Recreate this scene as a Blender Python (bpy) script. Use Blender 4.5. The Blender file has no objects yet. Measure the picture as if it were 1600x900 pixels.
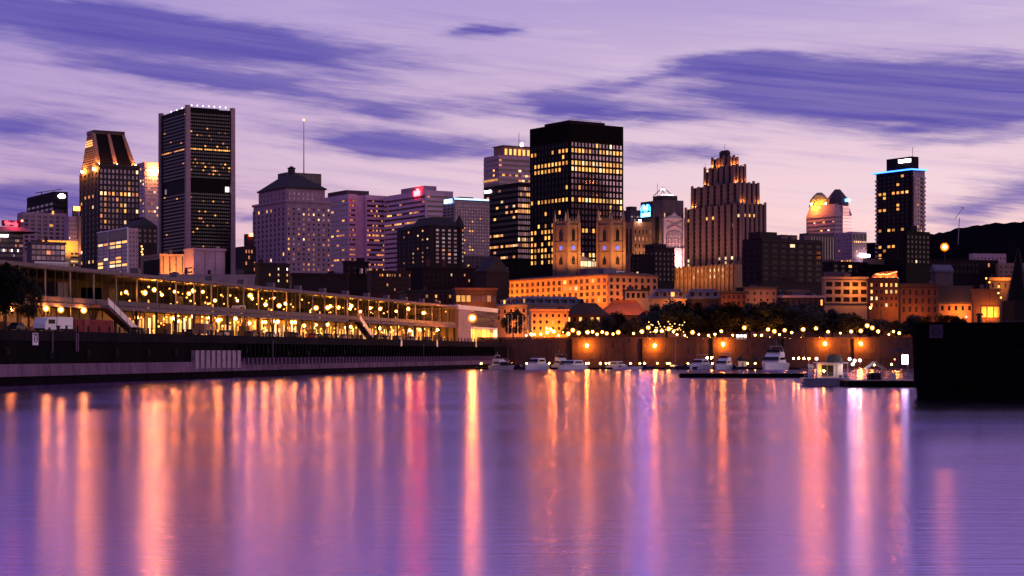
import bpy, math, random
from mathutils import Vector, Matrix
R = math.radians
rnd = random.Random(7)
scene = bpy.context.scene
COL = scene.collection

# ------------------------------------------------------------------ camera
F = 2900.0          # focal length in pixels of a 1600 wide picture
HZ = 551.0          # eye level row
CAMZ = 5.0
cam_d = bpy.data.cameras.new('camera'); cam = bpy.data.objects.new('camera', cam_d); COL.objects.link(cam)
cam.location = (0, 0, CAMZ); cam.rotation_euler = (R(90), 0, 0)
cam_d.sensor_width = 36; cam_d.lens = F / 1600 * 36; cam_d.shift_y = (HZ - 450) / 1600
cam_d.clip_start = 1; cam_d.clip_end = 30000
scene.camera = cam

# ------------------------------------------------------------------ world
SUN_AZ, SUN_EL = 96.0, 5.0
world = bpy.data.worlds.new('World'); scene.world = world; world.use_nodes = True
wt = world.node_tree; wt.nodes.clear()
def wn(t, **k):
    n = wt.nodes.new(t)
    for a, v in k.items(): setattr(n, a, v)
    return n
def sock(v, s):
    if isinstance(v, (int, float)): s.default_value = v
    elif isinstance(v, tuple): s.default_value = v
    else: wt.links.new(v, s)
def M(op, a, b=0.0, c=0.0, clamp=False):
    n = wn('ShaderNodeMath', operation=op); n.use_clamp = clamp
    sock(a, n.inputs[0]); sock(b, n.inputs[1])
    if op in ('MULTIPLY_ADD', 'SMOOTH_MIN', 'SMOOTH_MAX'): sock(c, n.inputs[2])
    return n.outputs[0]
def SS(x, lo, hi):
    n = wn('ShaderNodeMapRange', interpolation_type='SMOOTHSTEP')
    sock(x, n.inputs[0]); n.inputs[1].default_value = lo; n.inputs[2].default_value = hi
    return n.outputs[0]
def MIX(f, a, b):
    n = wn('ShaderNodeMix', data_type='RGBA')
    sock(f, n.inputs[0]); sock(a, n.inputs[6]); sock(b, n.inputs[7])
    return n.outputs[2]
def RAMP(x, pts):
    n = wn('ShaderNodeValToRGB'); sock(x, n.inputs[0])
    e = n.color_ramp.elements
    while len(e) < len(pts): e.new(0.5)
    for el, (p, c) in zip(e, pts): el.position = p; el.color = (*c, 1)
    return n.outputs[0]
def NOISE(u, v, su, sv, detail=4, rough=0.55, w=0.0):
    c = wn('ShaderNodeCombineXYZ'); sock(M('MULTIPLY', u, su), c.inputs[0]); sock(M('MULTIPLY', v, sv), c.inputs[1]); c.inputs[2].default_value = w
    n = wn('ShaderNodeTexNoise'); n.inputs['Scale'].default_value = 1; n.inputs['Detail'].default_value = detail; n.inputs['Roughness'].default_value = rough
    wt.links.new(c.outputs[0], n.inputs['Vector'])
    return n.outputs[0]
tc = wn('ShaderNodeTexCoord'); sep = wn('ShaderNodeSeparateXYZ'); wt.links.new(tc.outputs['Generated'], sep.inputs[0])
AZ = M('MULTIPLY', M('ARCTAN2', sep.outputs[0], sep.outputs[1]), 180 / math.pi)
EL = M('MULTIPLY', M('ARCSINE', sep.outputs[2]), 180 / math.pi)
elp = M('DIVIDE', M('MAXIMUM', EL, 0.0), 90.0)
warm = RAMP(elp, [(0.0, (1.15, 0.56, 0.47)), (0.028, (1.22, 0.78, 0.70)), (0.06, (0.98, 0.70, 0.78)), (0.12, (0.50, 0.39, 0.72)), (0.3, (0.34, 0.24, 0.60)), (1.0, (0.14, 0.11, 0.40))])
cool = RAMP(elp, [(0.0, (0.52, 0.20, 0.36)), (0.03, (0.50, 0.27, 0.50)), (0.07, (0.36, 0.22, 0.62)), (0.12, (0.33, 0.24, 0.66)), (0.3, (0.22, 0.16, 0.50)), (1.0, (0.12, 0.09, 0.36))])
g = M('COSINE', M('MULTIPLY', M('SUBTRACT', AZ, 66.0), math.pi / 180))
g = SS(g, -0.30, 0.68)
base = MIX(g, cool, warm)
# soft high wisps
wisp = NOISE(AZ, EL, 0.10, 0.9, 5, 0.6, 3.1)
base = MIX(M('MULTIPLY', M('MULTIPLY', SS(wisp, 0.42, 0.75), SS(AZ, -14.0, 4.0)), 0.42), base, (0.86, 0.68, 0.84, 1))
# long indigo cloud streaks: elliptical bands in azimuth and elevation, feathered by stretched noise
wu = M('SUBTRACT', NOISE(AZ, EL, 0.22, 1.1, 5, 0.6, 0.0), 0.5)
wv = M('SUBTRACT', NOISE(AZ, EL, 0.16, 0.8, 5, 0.6, 7.7), 0.5)
U = M('MULTIPLY_ADD', wu, 5.5, AZ); V = M('MULTIPLY_ADD', wv, 1.15, EL)
clouds = [  # px, py, half width, half height, tilt (down to the right, deg), weight
    (230, 42, 310, 28, 5, 1.3), (300, 118, 200, 15, 7, .85), (765, 42, 75, 13, 0, .8), (640, 224, 165, 22, 2, 1.2),
    (40, 190, 110, 26, 4, .7), (590, 172, 70, 12, 4, .55), (890, 160, 80, 18, 2, .95), (1000, 184, 90, 12, 3, .6), (1350, 150, 260, 46, 2, 1.6), (1560, 150, 150, 38, 2, 1.0),
    (1165, 101, 80, 13, 2, .9), (1030, 240, 110, 15, 0, .75), (30, 322, 170, 30, -2, 1.1), (390, 338, 60, 12, 0, .8),
    (120, 62, 420, 55, 5, .30), (230, 165, 330, 40, 5, .24), (90, 255, 240, 50, 2, .26), (560, 110, 240, 36, 5, .26), (480, 300, 160, 30, 0, .25), (1590, 290, 110, 30, -4, .75), (1530, 335, 110, 20, -6, .5), (740, 170, 90, 12, 3, .5), (1480, 225, 160, 7, -4, .3), (1010, 120, 120, 9, -8, .4)]
tot = None
for px, py, hw, hh, ti, wgt in clouds:
    u0 = math.degrees(math.atan((px - 800) / F)); v0 = math.degrees(math.atan((HZ - py) / math.hypot(F, px - 800)))
    c, s = math.cos(R(ti)), math.sin(R(ti)); su, sv = hw / 50.6 * 0.82, hh / 50.6 * 0.86
    du = M('SUBTRACT', U, u0); dv = M('SUBTRACT', V, v0)
    a = M('ADD', M('MULTIPLY', du, c / su), M('MULTIPLY', dv, -s / su)); b = M('ADD', M('MULTIPLY', du, s / sv), M('MULTIPLY', dv, c / sv))
    q = M('ADD', M('MULTIPLY', a, a), M('MULTIPLY', b, b))
    e = M('MULTIPLY', M('EXPONENT', M('MULTIPLY', q, -0.6)), wgt)
    tot = e if tot is None else M('ADD', tot, e)
ELT = M('MULTIPLY_ADD', AZ, 0.11, EL)
fine = NOISE(AZ, ELT, 0.30, 3.6, 6, 0.68, 1.3)
broad = NOISE(AZ, EL, 0.05, 0.35, 4, 0.55, 5.0)
gen = M('MULTIPLY', SS(broad, 0.56, 0.72), 0.75)
far_side = SS(M('MAXIMUM', M('SUBTRACT', M('ABSOLUTE', AZ), 17.0), M('SUBTRACT', EL, 11.5)), 0.0, 6.0)
tot = M('ADD', tot, M('MULTIPLY', gen, far_side))
dens = SS(M('ADD', tot, M('MULTIPLY', M('SUBTRACT', fine, 0.5), 1.05)), 0.12, 0.95)
ccol = MIX(fine, (0.045, 0.034, 0.36, 1), (0.12, 0.085, 0.50, 1))
thin = NOISE(AZ, ELT, 0.10, 2.8, 5, 0.62, 9.4)
base = MIX(M('MULTIPLY', SS(thin, 0.46, 0.78), 0.30), base, (0.22, 0.16, 0.58, 1))
dens = M('MULTIPLY', dens, M('MULTIPLY_ADD', SS(thin, 0.30, 0.70), 0.18, 0.84))
skyc = MIX(M('MULTIPLY', dens, 0.95), base, ccol)
nish = wn('ShaderNodeTexSky'); nish.sky_type = 'NISHITA'; nish.sun_disc = False
nish.sun_elevation = R(SUN_EL - 3); nish.sun_rotation = R(SUN_AZ)
bg1 = wn('ShaderNodeBackground'); wt.links.new(skyc, bg1.inputs[0]); bg1.inputs[1].default_value = 0.91
bg2 = wn('ShaderNodeBackground'); wt.links.new(nish.outputs[0], bg2.inputs[0]); bg2.inputs[1].default_value = 0.02
add = wn('ShaderNodeAddShader'); wt.links.new(bg1.outputs[0], add.inputs[0]); wt.links.new(bg2.outputs[0], add.inputs[1])
wo = wn('ShaderNodeOutputWorld'); wt.links.new(add.outputs[0], wo.inputs[0])

# ------------------------------------------------------------------ last glow of the sun, render settings
sd = bpy.data.lights.new('sun', 'SUN'); sd.energy = 0.55; sd.angle = R(25); sd.color = (1.0, 0.62, 0.60)
sun = bpy.data.objects.new('sun', sd); COL.objects.link(sun)
d = Vector((math.sin(R(SUN_AZ)) * math.cos(R(SUN_EL)), math.cos(R(SUN_AZ)) * math.cos(R(SUN_EL)), math.sin(R(SUN_EL))))
sun.rotation_euler = d.to_track_quat('Z', 'Y').to_euler()
scene.view_settings.view_transform = 'Standard'; scene.view_settings.look = 'None'
scene.view_settings.exposure = 0; scene.view_settings.gamma = 1
scene.render.engine = 'CYCLES'
cy = scene.cycles
cy.use_denoising = True; cy.max_bounces = 5; cy.diffuse_bounces = 2; cy.glossy_bounces = 3; cy.transmission_bounces = 3; cy.transparent_max_bounces = 6
cy.sample_clamp_indirect = 4.0; cy.use_light_tree = True; cy.caustics_reflective = False; cy.caustics_refractive = False

# ------------------------------------------------------------------ helpers
def at(px, py, Y): return Vector(((px - 800) / F * Y, Y, CAMZ + (HZ - py) / F * Y))
def xat(px, Y): return (px - 800) / F * Y
def zat(py, Y): return CAMZ + (HZ - py) / F * Y

MATS = {}
def mat_surface(name, col, rough=0.8, var=0.25, scale=0.25, metal=0.0, spec=0.3, bump=0.0, fine=2.5, streak=False):
    m = bpy.data.materials.new(name); m.use_nodes = True; t = m.node_tree; b = t.nodes['Principled BSDF']
    b.inputs['Roughness'].default_value = rough; b.inputs['Metallic'].default_value = metal; b.inputs['Specular IOR Level'].default_value = spec
    tcn = t.nodes.new('ShaderNodeTexCoord'); mp = t.nodes.new('ShaderNodeMapping'); t.links.new(tcn.outputs['Object'], mp.inputs[0])
    if streak: mp.inputs['Scale'].default_value = (1, 1, 0.15)
    n1 = t.nodes.new('ShaderNodeTexNoise'); n1.inputs['Scale'].default_value = scale; n1.inputs['Detail'].default_value = 6; n1.inputs['Roughness'].default_value = 0.65
    t.links.new(mp.outputs[0], n1.inputs['Vector'])
    n2 = t.nodes.new('ShaderNodeTexNoise'); n2.inputs['Scale'].default_value = fine; n2.inputs['Detail'].default_value = 3
    t.links.new(mp.outputs[0], n2.inputs['Vector'])
    oi = t.nodes.new('ShaderNodeObjectInfo')
    ad = t.nodes.new('ShaderNodeMath'); ad.operation = 'MULTIPLY_ADD'; t.links.new(n2.outputs[0], ad.inputs[0]); ad.inputs[1].default_value = 0.5; t.links.new(n1.outputs[0], ad.inputs[2])
    rp = t.nodes.new('ShaderNodeMapRange'); rp.inputs[1].default_value = 0.5; rp.inputs[2].default_value = 1.0; rp.inputs[3].default_value = 1 - var; rp.inputs[4].default_value = 1 + var
    t.links.new(ad.outputs[0], rp.inputs[0])
    r2 = t.nodes.new('ShaderNodeMath'); r2.operation = 'MULTIPLY_ADD'; t.links.new(oi.outputs['Random'], r2.inputs[0]); r2.inputs[1].default_value = 0.16; r2.inputs[2].default_value = 0.92
    mu = t.nodes.new('ShaderNodeMath'); mu.operation = 'MULTIPLY'; t.links.new(rp.outputs[0], mu.inputs[0]); t.links.new(r2.outputs[0], mu.inputs[1])
    vm = t.nodes.new('ShaderNodeVectorMath'); vm.operation = 'SCALE'; vm.inputs[0].default_value = col; t.links.new(mu.outputs[0], vm.inputs['Scale'])
    t.links.new(vm.outputs[0], b.inputs['Base Color'])
    if bump:
        bp = t.nodes.new('ShaderNodeBump'); bp.inputs['Strength'].default_value = bump; bp.inputs['Distance'].default_value = 0.1
        t.links.new(n2.outputs[0], bp.inputs['Height']); t.links.new(bp.outputs[0], b.inputs['Normal'])
    MATS[name] = m; return m
def mat_glass(name, col, refl=0.35, rough=0.12):
    m = bpy.data.materials.new(name); m.use_nodes = True; t = m.node_tree; b = t.nodes['Principled BSDF']
    oi = t.nodes.new('ShaderNodeObjectInfo'); ge = t.nodes.new('ShaderNodeNewGeometry')
    ad = t.nodes.new('ShaderNodeMath'); ad.operation = 'ADD'; t.links.new(oi.outputs['Random'], ad.inputs[0]); t.links.new(ge.outputs['Random Per Island'], ad.inputs[1])
    fr = t.nodes.new('ShaderNodeMath'); fr.operation = 'FRACT'; t.links.new(ad.outputs[0], fr.inputs[0])
    mr = t.nodes.new('ShaderNodeMapRange'); mr.inputs[3].default_value = 0.55; mr.inputs[4].default_value = 1.35; t.links.new(fr.outputs[0], mr.inputs[0])
    vm = t.nodes.new('ShaderNodeVectorMath'); vm.operation = 'SCALE'; vm.inputs[0].default_value = col; t.links.new(mr.outputs[0], vm.inputs['Scale'])
    t.links.new(vm.outputs[0], b.inputs['Base Color'])
    b.inputs['Metallic'].default_value = refl; b.inputs['Roughness'].default_value = rough; b.inputs['Specular IOR Level'].default_value = 0.6 if refl > 0.2 else 0.1
    MATS[name] = m; return m
def mat_emit(name, col, strength, sample='NONE', vary=0.0, dark=(0.03, 0.03, 0.03)):
    m = bpy.data.materials.new(name); m.use_nodes = True; t = m.node_tree; b = t.nodes['Principled BSDF']
    b.inputs['Base Color'].default_value = (*dark, 1); b.inputs['Emission Color'].default_value = (*col, 1); b.inputs['Roughness'].default_value = 0.3
    if vary:
        oi = t.nodes.new('ShaderNodeObjectInfo'); ge = t.nodes.new('ShaderNodeNewGeometry'); tcn = t.nodes.new('ShaderNodeTexCoord')
        ad = t.nodes.new('ShaderNodeMath'); ad.operation = 'ADD'; t.links.new(oi.outputs['Random'], ad.inputs[0]); t.links.new(ge.outputs['Random Per Island'], ad.inputs[1])
        fr = t.nodes.new('ShaderNodeMath'); fr.operation = 'FRACT'; t.links.new(ad.outputs[0], fr.inputs[0])
        vn = t.nodes.new('ShaderNodeTexNoise'); vn.inputs['Scale'].default_value = 0.7; vn.inputs['Detail'].default_value = 2; t.links.new(ge.outputs['Position'], vn.inputs['Vector'])
        a2 = t.nodes.new('ShaderNodeMath'); a2.operation = 'MULTIPLY_ADD'; t.links.new(vn.outputs[0], a2.inputs[0]); a2.inputs[1].default_value = 0.8; t.links.new(fr.outputs[0], a2.inputs[2])
        mr = t.nodes.new('ShaderNodeMapRange'); mr.inputs[1].default_value = 0.2; mr.inputs[2].default_value = 1.5; mr.inputs[3].default_value = strength * (1 - vary); mr.inputs[4].default_value = strength * (1 + vary)
        t.links.new(a2.outputs[0], mr.inputs[0]); t.links.new(mr.outputs[0], b.inputs['Emission Strength'])
    else:
        b.inputs['Emission Strength'].default_value = strength
    m.cycles.emission_sampling = sample
    MATS[name] = m; return m

S = mat_surface
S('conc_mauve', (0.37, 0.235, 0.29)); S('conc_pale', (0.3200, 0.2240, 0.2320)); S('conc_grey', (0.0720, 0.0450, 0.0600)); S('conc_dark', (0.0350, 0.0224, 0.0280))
S('stone', (0.1100, 0.0688, 0.0715), fine=1.2); S('stone_dark', (0.0375, 0.0225, 0.0260)); S('limestone', (0.1560, 0.1020, 0.0780), bump=0.3); S('sand', (0.30, 0.15, 0.075))
S('black_clad', (0.006, 0.004, 0.006), rough=0.6, spec=0.06); S('charcoal', (0.012, 0.007, 0.011), spec=0.1); S('brick', (0.0488, 0.0169, 0.0143), fine=4); S('brick_dark', (0.016, 0.006, 0.010), fine=4)
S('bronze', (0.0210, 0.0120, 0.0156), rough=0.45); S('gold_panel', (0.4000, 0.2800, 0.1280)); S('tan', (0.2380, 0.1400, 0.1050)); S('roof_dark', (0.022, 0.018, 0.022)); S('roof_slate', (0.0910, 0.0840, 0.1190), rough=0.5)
S('roof_red', (0.10, 0.035, 0.025)); S('copper', (0.10, 0.14, 0.12), rough=0.5); S('white_paint', (0.72, 0.70, 0.70), rough=0.4, var=0.08); S('metal_grey', (0.22, 0.20, 0.21), rough=0.45, metal=0.4)
S('metal_dark', (0.03, 0.028, 0.03), rough=0.5, metal=0.3); S('pole_black', (0.012, 0.011, 0.012), rough=0.6); S('asphalt', (0.045, 0.042, 0.045), rough=0.9); S('paving', (0.0420, 0.0300, 0.0300), rough=0.9)
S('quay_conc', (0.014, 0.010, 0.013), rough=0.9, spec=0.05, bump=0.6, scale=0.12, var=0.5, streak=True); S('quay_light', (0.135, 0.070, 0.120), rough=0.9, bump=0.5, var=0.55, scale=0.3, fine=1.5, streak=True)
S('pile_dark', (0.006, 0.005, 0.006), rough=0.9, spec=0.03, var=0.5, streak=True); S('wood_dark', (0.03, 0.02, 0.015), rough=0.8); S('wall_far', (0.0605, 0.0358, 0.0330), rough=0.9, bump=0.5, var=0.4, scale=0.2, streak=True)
S('canvas_dark', (0.012, 0.012, 0.014)); S('canvas_cream', (0.6, 0.52, 0.38)); S('car_dark', (0.015, 0.014, 0.018), rough=0.3, spec=0.5); S('car_silver', (0.3, 0.3, 0.32), rough=0.3, metal=0.4); S('car_red', (0.2, 0.02, 0.02), rough=0.3)
S('container_red', (0.22, 0.018, 0.02), rough=0.6); S('rubber', (0.01, 0.01, 0.01)); S('hull_white', (0.62, 0.60, 0.62), rough=0.3, var=0.06, spec=0.5); S('hull_navy', (0.02, 0.02, 0.03), rough=0.3)
S('bark', (0.035, 0.025, 0.02)); S('leaf', (0.008, 0.011, 0.005), rough=0.7, var=0.5, scale=0.4); S('leaf_b', (0.011, 0.011, 0.005), rough=0.7, var=0.5, scale=0.4); S('forest', (0.006, 0.004, 0.007), rough=0.95, spec=0.0, var=0.5, scale=0.02, fine=0.2)
S('shed_paint', (0.1650, 0.1125, 0.1200)); S('shed_wall', (0.2600, 0.2000, 0.1100), var=0.35, scale=0.3); S('terrace_cloth', (0.45, 0.12, 0.05)); S('ornate', (0.4400, 0.3600, 0.3600), var=0.12); S('green_dark', (0.007, 0.008, 0.004), var=.6); S('stone_warm', (0.33, 0.20, 0.25)); S('conc_rose', (0.60, 0.39, 0.48)); S('fender_mauve', (0.34, 0.22, 0.29), var=.4, scale=.8); S('stone_deco', (0.165, 0.098, 0.105)); S('sign_black', (0.02, 0.01, 0.03))
G = mat_glass
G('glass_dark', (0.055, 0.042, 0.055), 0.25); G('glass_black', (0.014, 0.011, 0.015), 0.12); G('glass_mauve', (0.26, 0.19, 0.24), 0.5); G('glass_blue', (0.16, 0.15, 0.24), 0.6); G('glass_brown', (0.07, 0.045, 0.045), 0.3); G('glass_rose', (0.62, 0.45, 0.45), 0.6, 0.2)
E = mat_emit
E('lit_warm', (1.0, 0.38, 0.08), 1.0, vary=0.75); E('lit_gold', (1.0, 0.43, 0.09), 1.35, vary=0.75); E('lit_pale', (1.0, 0.66, 0.34), 1.3, vary=0.75); E('lit_rose', (0.95, 0.30, 0.14), 0.7, vary=0.6); E('lit_dim', (0.9, 0.34, 0.12), 0.35, vary=0.7)
E('lit_white', (1.0, 0.9, 0.85), 2.5, vary=0.3); E('lit_mauve', (0.75, 0.5, 0.62), 0.32, vary=0.5)
E('lamp_warm', (1.0, 0.31, 0.04), 1450, 'FRONT'); E('lamp_orange', (1.0, 0.24, 0.018), 3800, 'FRONT'); E('lamp_white', (1.0, 0.78, 0.72), 800, 'FRONT'); E('lamp_yellow', (1.0, 0.50, 0.08), 55, 'FRONT'); E('flood_white', (1.0, 0.72, 0.66), 45, 'FRONT'); E('roof_white', (1.0, 0.88, 0.82), 2.2, 'NONE'); E('lamp_red', (1.0, 0.06, 0.02), 30, 'NONE')
E('lamp_street', (1.0, 0.30, 0.035), 1400, 'FRONT'); E('lamp_tiny', (1.0, 0.50, 0.14), 5, 'NONE'); E('bulb_gold', (1.0, 0.40, 0.07), 5, 'NONE'); E('bulb_orange', (1.0, 0.28, 0.03), 7, 'NONE'); E('lamp_bulb', (1.0, 0.36, 0.06), 220, 'FRONT'); E('lamp_far', (1.0, 0.22, 0.015), 650, 'FRONT'); E('lamp_violet', (0.45, 0.15, 1.0), 60, 'FRONT')
E('sign_red', (1.0, 0.010, 0.012), 80, 'FRONT'); E('sign_blue', (0.008, 0.10, 1.0), 28, 'FRONT'); E('sign_pale_blue', (0.10, 0.42, 1.0), 9, 'FRONT'); E('sign_white', (1.0, 0.82, 0.86), 14, 'FRONT'); E('neon_red', (1.0, 0.03, 0.05), 7, 'FRONT'); E('strip_blue', (0.03, 0.16, 1.0), 6, 'FRONT'); E('strip_ice', (0.35, 0.55, 1.0), 3, 'FRONT'); E('neon_amber', (1.0, 0.32, 0.03), 2.2, 'NONE'); E('fire', (1.0, 0.35, 0.08), 4, 'NONE')

def mat_halo(name, col, strength, f=0.5):
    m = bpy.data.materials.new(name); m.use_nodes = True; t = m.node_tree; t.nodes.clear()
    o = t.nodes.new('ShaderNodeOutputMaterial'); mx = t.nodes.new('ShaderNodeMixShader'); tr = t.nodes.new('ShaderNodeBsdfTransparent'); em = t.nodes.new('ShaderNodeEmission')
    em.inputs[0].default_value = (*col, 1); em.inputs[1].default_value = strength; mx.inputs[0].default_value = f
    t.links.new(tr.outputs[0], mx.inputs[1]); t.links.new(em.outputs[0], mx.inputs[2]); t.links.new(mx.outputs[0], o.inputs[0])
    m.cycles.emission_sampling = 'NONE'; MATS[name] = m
mat_halo('halo_amber', (1.0, 0.33, 0.03), 2.6); mat_halo('halo_orange', (1.0, 0.18, 0.008), 2.6, .4); mat_halo('halo_inner_amber', (1.0, 0.36, 0.035), 4.0, .5); mat_halo('halo_white', (1.0, 0.6, 0.55), 2.0)  # see-through glowing shells that paint a halo around each lamp core
class MB:
    def __init__(s): s.v = []; s.f = []; s.m = []
    def add(s, vs, fs, mi=0):
        o = len(s.v); s.v += [tuple(p) for p in vs]; s.f += [tuple(o + i for i in f) for f in fs]; s.m += [mi] * len(fs); return s
    def box(s, x0, x1, y0, y1, z0, z1, mi=0):
        if x1 < x0: x0, x1 = x1, x0
        if y1 < y0: y0, y1 = y1, y0
        if z1 < z0: z0, z1 = z1, z0
        return s.add([(x0, y0, z0), (x1, y0, z0), (x1, y1, z0), (x0, y1, z0), (x0, y0, z1), (x1, y0, z1), (x1, y1, z1), (x0, y1, z1)],
                     [(0, 3, 2, 1), (4, 5, 6, 7), (0, 1, 5, 4), (1, 2, 6, 5), (2, 3, 7, 6), (3, 0, 4, 7)], mi)
    def frus(s, r0, z0, r1, z1, mi=0):
        (a, b, c, d), (e, f, g_, h) = r0, r1
        return s.add([(a, c, z0), (b, c, z0), (b, d, z0), (a, d, z0), (e, g_, z1), (f, g_, z1), (f, h, z1), (e, h, z1)],
                     [(0, 3, 2, 1), (4, 5, 6, 7), (0, 1, 5, 4), (1, 2, 6, 5), (2, 3, 7, 6), (3, 0, 4, 7)], mi)
    def prism(s, poly, z0, z1, mi=0, poly1=None):
        n = len(poly); p1 = poly1 or poly
        return s.add([(x, y, z0) for x, y in poly] + [(x, y, z1) for x, y in p1],
                     [tuple(range(n - 1, -1, -1)), tuple(range(n, 2 * n))] + [(i, (i + 1) % n, n + (i + 1) % n, n + i) for i in range(n)], mi)
    def extr(s, prof, axis, t0, t1, mi=0):   # profile of (s, z) pairs drawn out along 'x' or 'y'
        n = len(prof); P = (lambda q, t: (t, q[0], q[1])) if axis == 'x' else (lambda q, t: (q[0], t, q[1]))
        return s.add([P(q, t0) for q in prof] + [P(q, t1) for q in prof], [tuple(range(n)), tuple(range(2 * n - 1, n - 1, -1))] + [(i, n + i, n + (i + 1) % n, (i + 1) % n) for i in range(n)], mi)
    def cyl(s, x, y, z0, z1, r0, r1=None, n=8, mi=0):
        r1 = r0 if r1 is None else r1
        c = [(math.cos(2 * math.pi * i / n), math.sin(2 * math.pi * i / n)) for i in range(n)]
        return s.prism([(x + r0 * a, y + r0 * b) for a, b in c], z0, z1, mi, [(x + r1 * a, y + r1 * b) for a, b in c])
    def tube(s, p, q, r, n=5, mi=0, r1=None):
        p, q = Vector(p), Vector(q); d = (q - p); r1 = r if r1 is None else r1
        if d.length < 1e-6: return s
        d.normalize(); u = d.orthogonal().normalized(); w = d.cross(u)
        c = [(math.cos(2 * math.pi * i / n), math.sin(2 * math.pi * i / n)) for i in range(n)]
        return s.add([p + (u * a + w * b) * r for a, b in c] + [q + (u * a + w * b) * r1 for a, b in c],
                     [tuple(range(n)), tuple(range(2 * n - 1, n - 1, -1))] + [(i, n + i, n + (i + 1) % n, (i + 1) % n) for i in range(n)], mi)
    def ball(s, x, y, z, r, mi=0, n=8, k=5, sz=1.0):
        vs = [(x, y, z - r * sz)]
        for j in range(1, k):
            a = -math.pi / 2 + math.pi * j / k
            for i in range(n): vs.append((x + r * math.cos(a) * math.cos(2 * math.pi * i / n), y + r * math.cos(a) * math.sin(2 * math.pi * i / n), z + r * sz * math.sin(a)))
        vs.append((x, y, z + r * sz)); L = len(vs) - 1
        fs = [(0, 1 + (i + 1) % n, 1 + i) for i in range(n)]
        for j in range(k - 2):
            for i in range(n): fs.append((1 + j * n + i, 1 + j * n + (i + 1) % n, 1 + (j + 1) * n + (i + 1) % n, 1 + (j + 1) * n + i))
        b = 1 + (k - 2) * n; fs += [(b + i, b + (i + 1) % n, L) for i in range(n)]
        return s.add(vs, fs, mi)
    def mesh(s, name, mats):
        me = bpy.data.meshes.new(name); me.from_pydata(s.v, [], s.f)
        for m in ([mats] if isinstance(mats, str) else mats): me.materials.append(MATS[m])
        if any(s.m): me.polygons.foreach_set('material_index', s.m)
        me.update(); return me
    def build(s, name, mats, parent=None, smooth=False):
        me = s.mesh(name, mats)
        if smooth: me.polygons.foreach_set('use_smooth', [True] * len(me.polygons))
        return link(name, me, parent)
def link(name, me, parent=None, loc=None, rz=0.0):
    o = bpy.data.objects.new(name, me); COL.objects.link(o)
    if parent: o.parent = parent
    if loc is not None: o.location = loc
    if rz: o.rotation_euler = (0, 0, rz)
    return o
def tag(o, label, cat, group=None):
    o['label'] = label; o['category'] = cat
    if group: o['group'] = group
    return o
def empty(name, label, cat, loc, rz=0.0, group=None):
    o = link(name, None, None, loc, rz); o.empty_display_size = 1
    return tag(o, label, cat, group)
def structure(o): o['kind'] = 'structure'; return o
def light(name, parent, loc, power, col, size=0.5, spot=None, aim=None):
    ld = bpy.data.lights.new(name, 'SPOT' if spot else 'POINT'); ld.energy = power; ld.color = col; ld.shadow_soft_size = size
    o = bpy.data.objects.new(name, ld); COL.objects.link(o)
    if parent: o.parent = parent
    o.location = loc
    if spot:
        ld.spot_size = R(spot); ld.spot_blend = 1.0
        o.rotation_euler = (Vector(aim) - Vector(loc)).to_track_quat('-Z', 'Y').to_euler()
    return o
WCACHE = {}
def pane(w, h, dpt, mat):
    k = (round(w, 2), round(h, 2), round(dpt, 2), mat)
    if k not in WCACHE: WCACHE[k] = MB().box(-k[0] / 2, k[0] / 2, 0, k[2], -k[1] / 2, k[1] / 2).mesh('window', mat)
    return WCACHE[k]
# ------------------------------------------------------------------ setting: ground, water, hill
def gz(Y):
    t = min(1, max(0, (Y - 740) / 300)); return 9.2 + 13 * t * t * (3 - 2 * t)
QA, QB = Vector((-79.5, 284)), Vector((-12.4, 588))           # quay edge at the water
qd = (QB - QA).normalized(); qn = Vector((-qd.y, qd.x))       # qn points inland (left)
def Q(t, n): return QA + qd * t + qn * n                       # t metres along the quay, n metres inland
TQ = (QB - QA).length
def qt(px, n=0.0):                                             # where the line n metres inland is seen at column px
    k = (px - 800) / F; p = Q(0, n); return (k * p.y - p.x) / (qd.x - k * qd.y)
PIERZ = 8.4
FARY = 640.0
mb = MB(); ys = [FARY + 1, 700, 740] + [740 + 30 * i for i in range(1, 12)] + [1400, 2000, 3000, 6000, 12000, 20000]
xs = [-9000, -3000, -1200, -600, -300, 0, 300, 600, 1200, 3000, 9000]
for y in ys:
    for x in xs: mb.v.append((x, y, gz(y)))
W = len(xs)
for j in range(len(ys) - 1):
    for i in range(W - 1): mb.f.append((j * W + i, j * W + i + 1, (j + 1) * W + i + 1, (j + 1) * W + i)); mb.m.append(0)
structure(mb.build('ground', 'paving'))
# pier deck on the left, a solid block behind the quay wall
pts = [Q(-260, 0.3), Q(TQ + 54, 0.3), Q(TQ + 80, 200), Q(-260, 400)]
structure(MB().prism([(p.x, p.y) for p in pts], -3, PIERZ).build('pier_pavement', 'paving'))

wm = bpy.data.materials.new('water'); wm.use_nodes = True; MATS['water'] = wm
t = wm.node_tree; b = t.nodes['Principled BSDF']; out = t.nodes['Material Output']
b.inputs['Base Color'].default_value = (0.020, 0.010, 0.030, 1); b.inputs['IOR'].default_value = 1.4; b.inputs['Specular IOR Level'].default_value = 0.7
gl = t.nodes.new('ShaderNodeBsdfGlossy'); gl.distribution = 'BECKMANN'; gl.inputs['Color'].default_value = (0.51, 0.345, 0.90, 1)
mx = t.nodes.new('ShaderNodeMixShader'); mx.inputs[0].default_value = 0.72
t.links.new(b.outputs[0], mx.inputs[1]); t.links.new(gl.outputs[0], mx.inputs[2]); t.links.new(mx.outputs[0], out.inputs[0])
tcn = t.nodes.new('ShaderNodeTexCoord'); mp = t.nodes.new('ShaderNodeMapping'); mp.inputs['Scale'].default_value = (0.006, 0.05, 1); t.links.new(tcn.outputs['Object'], mp.inputs[0])
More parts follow.
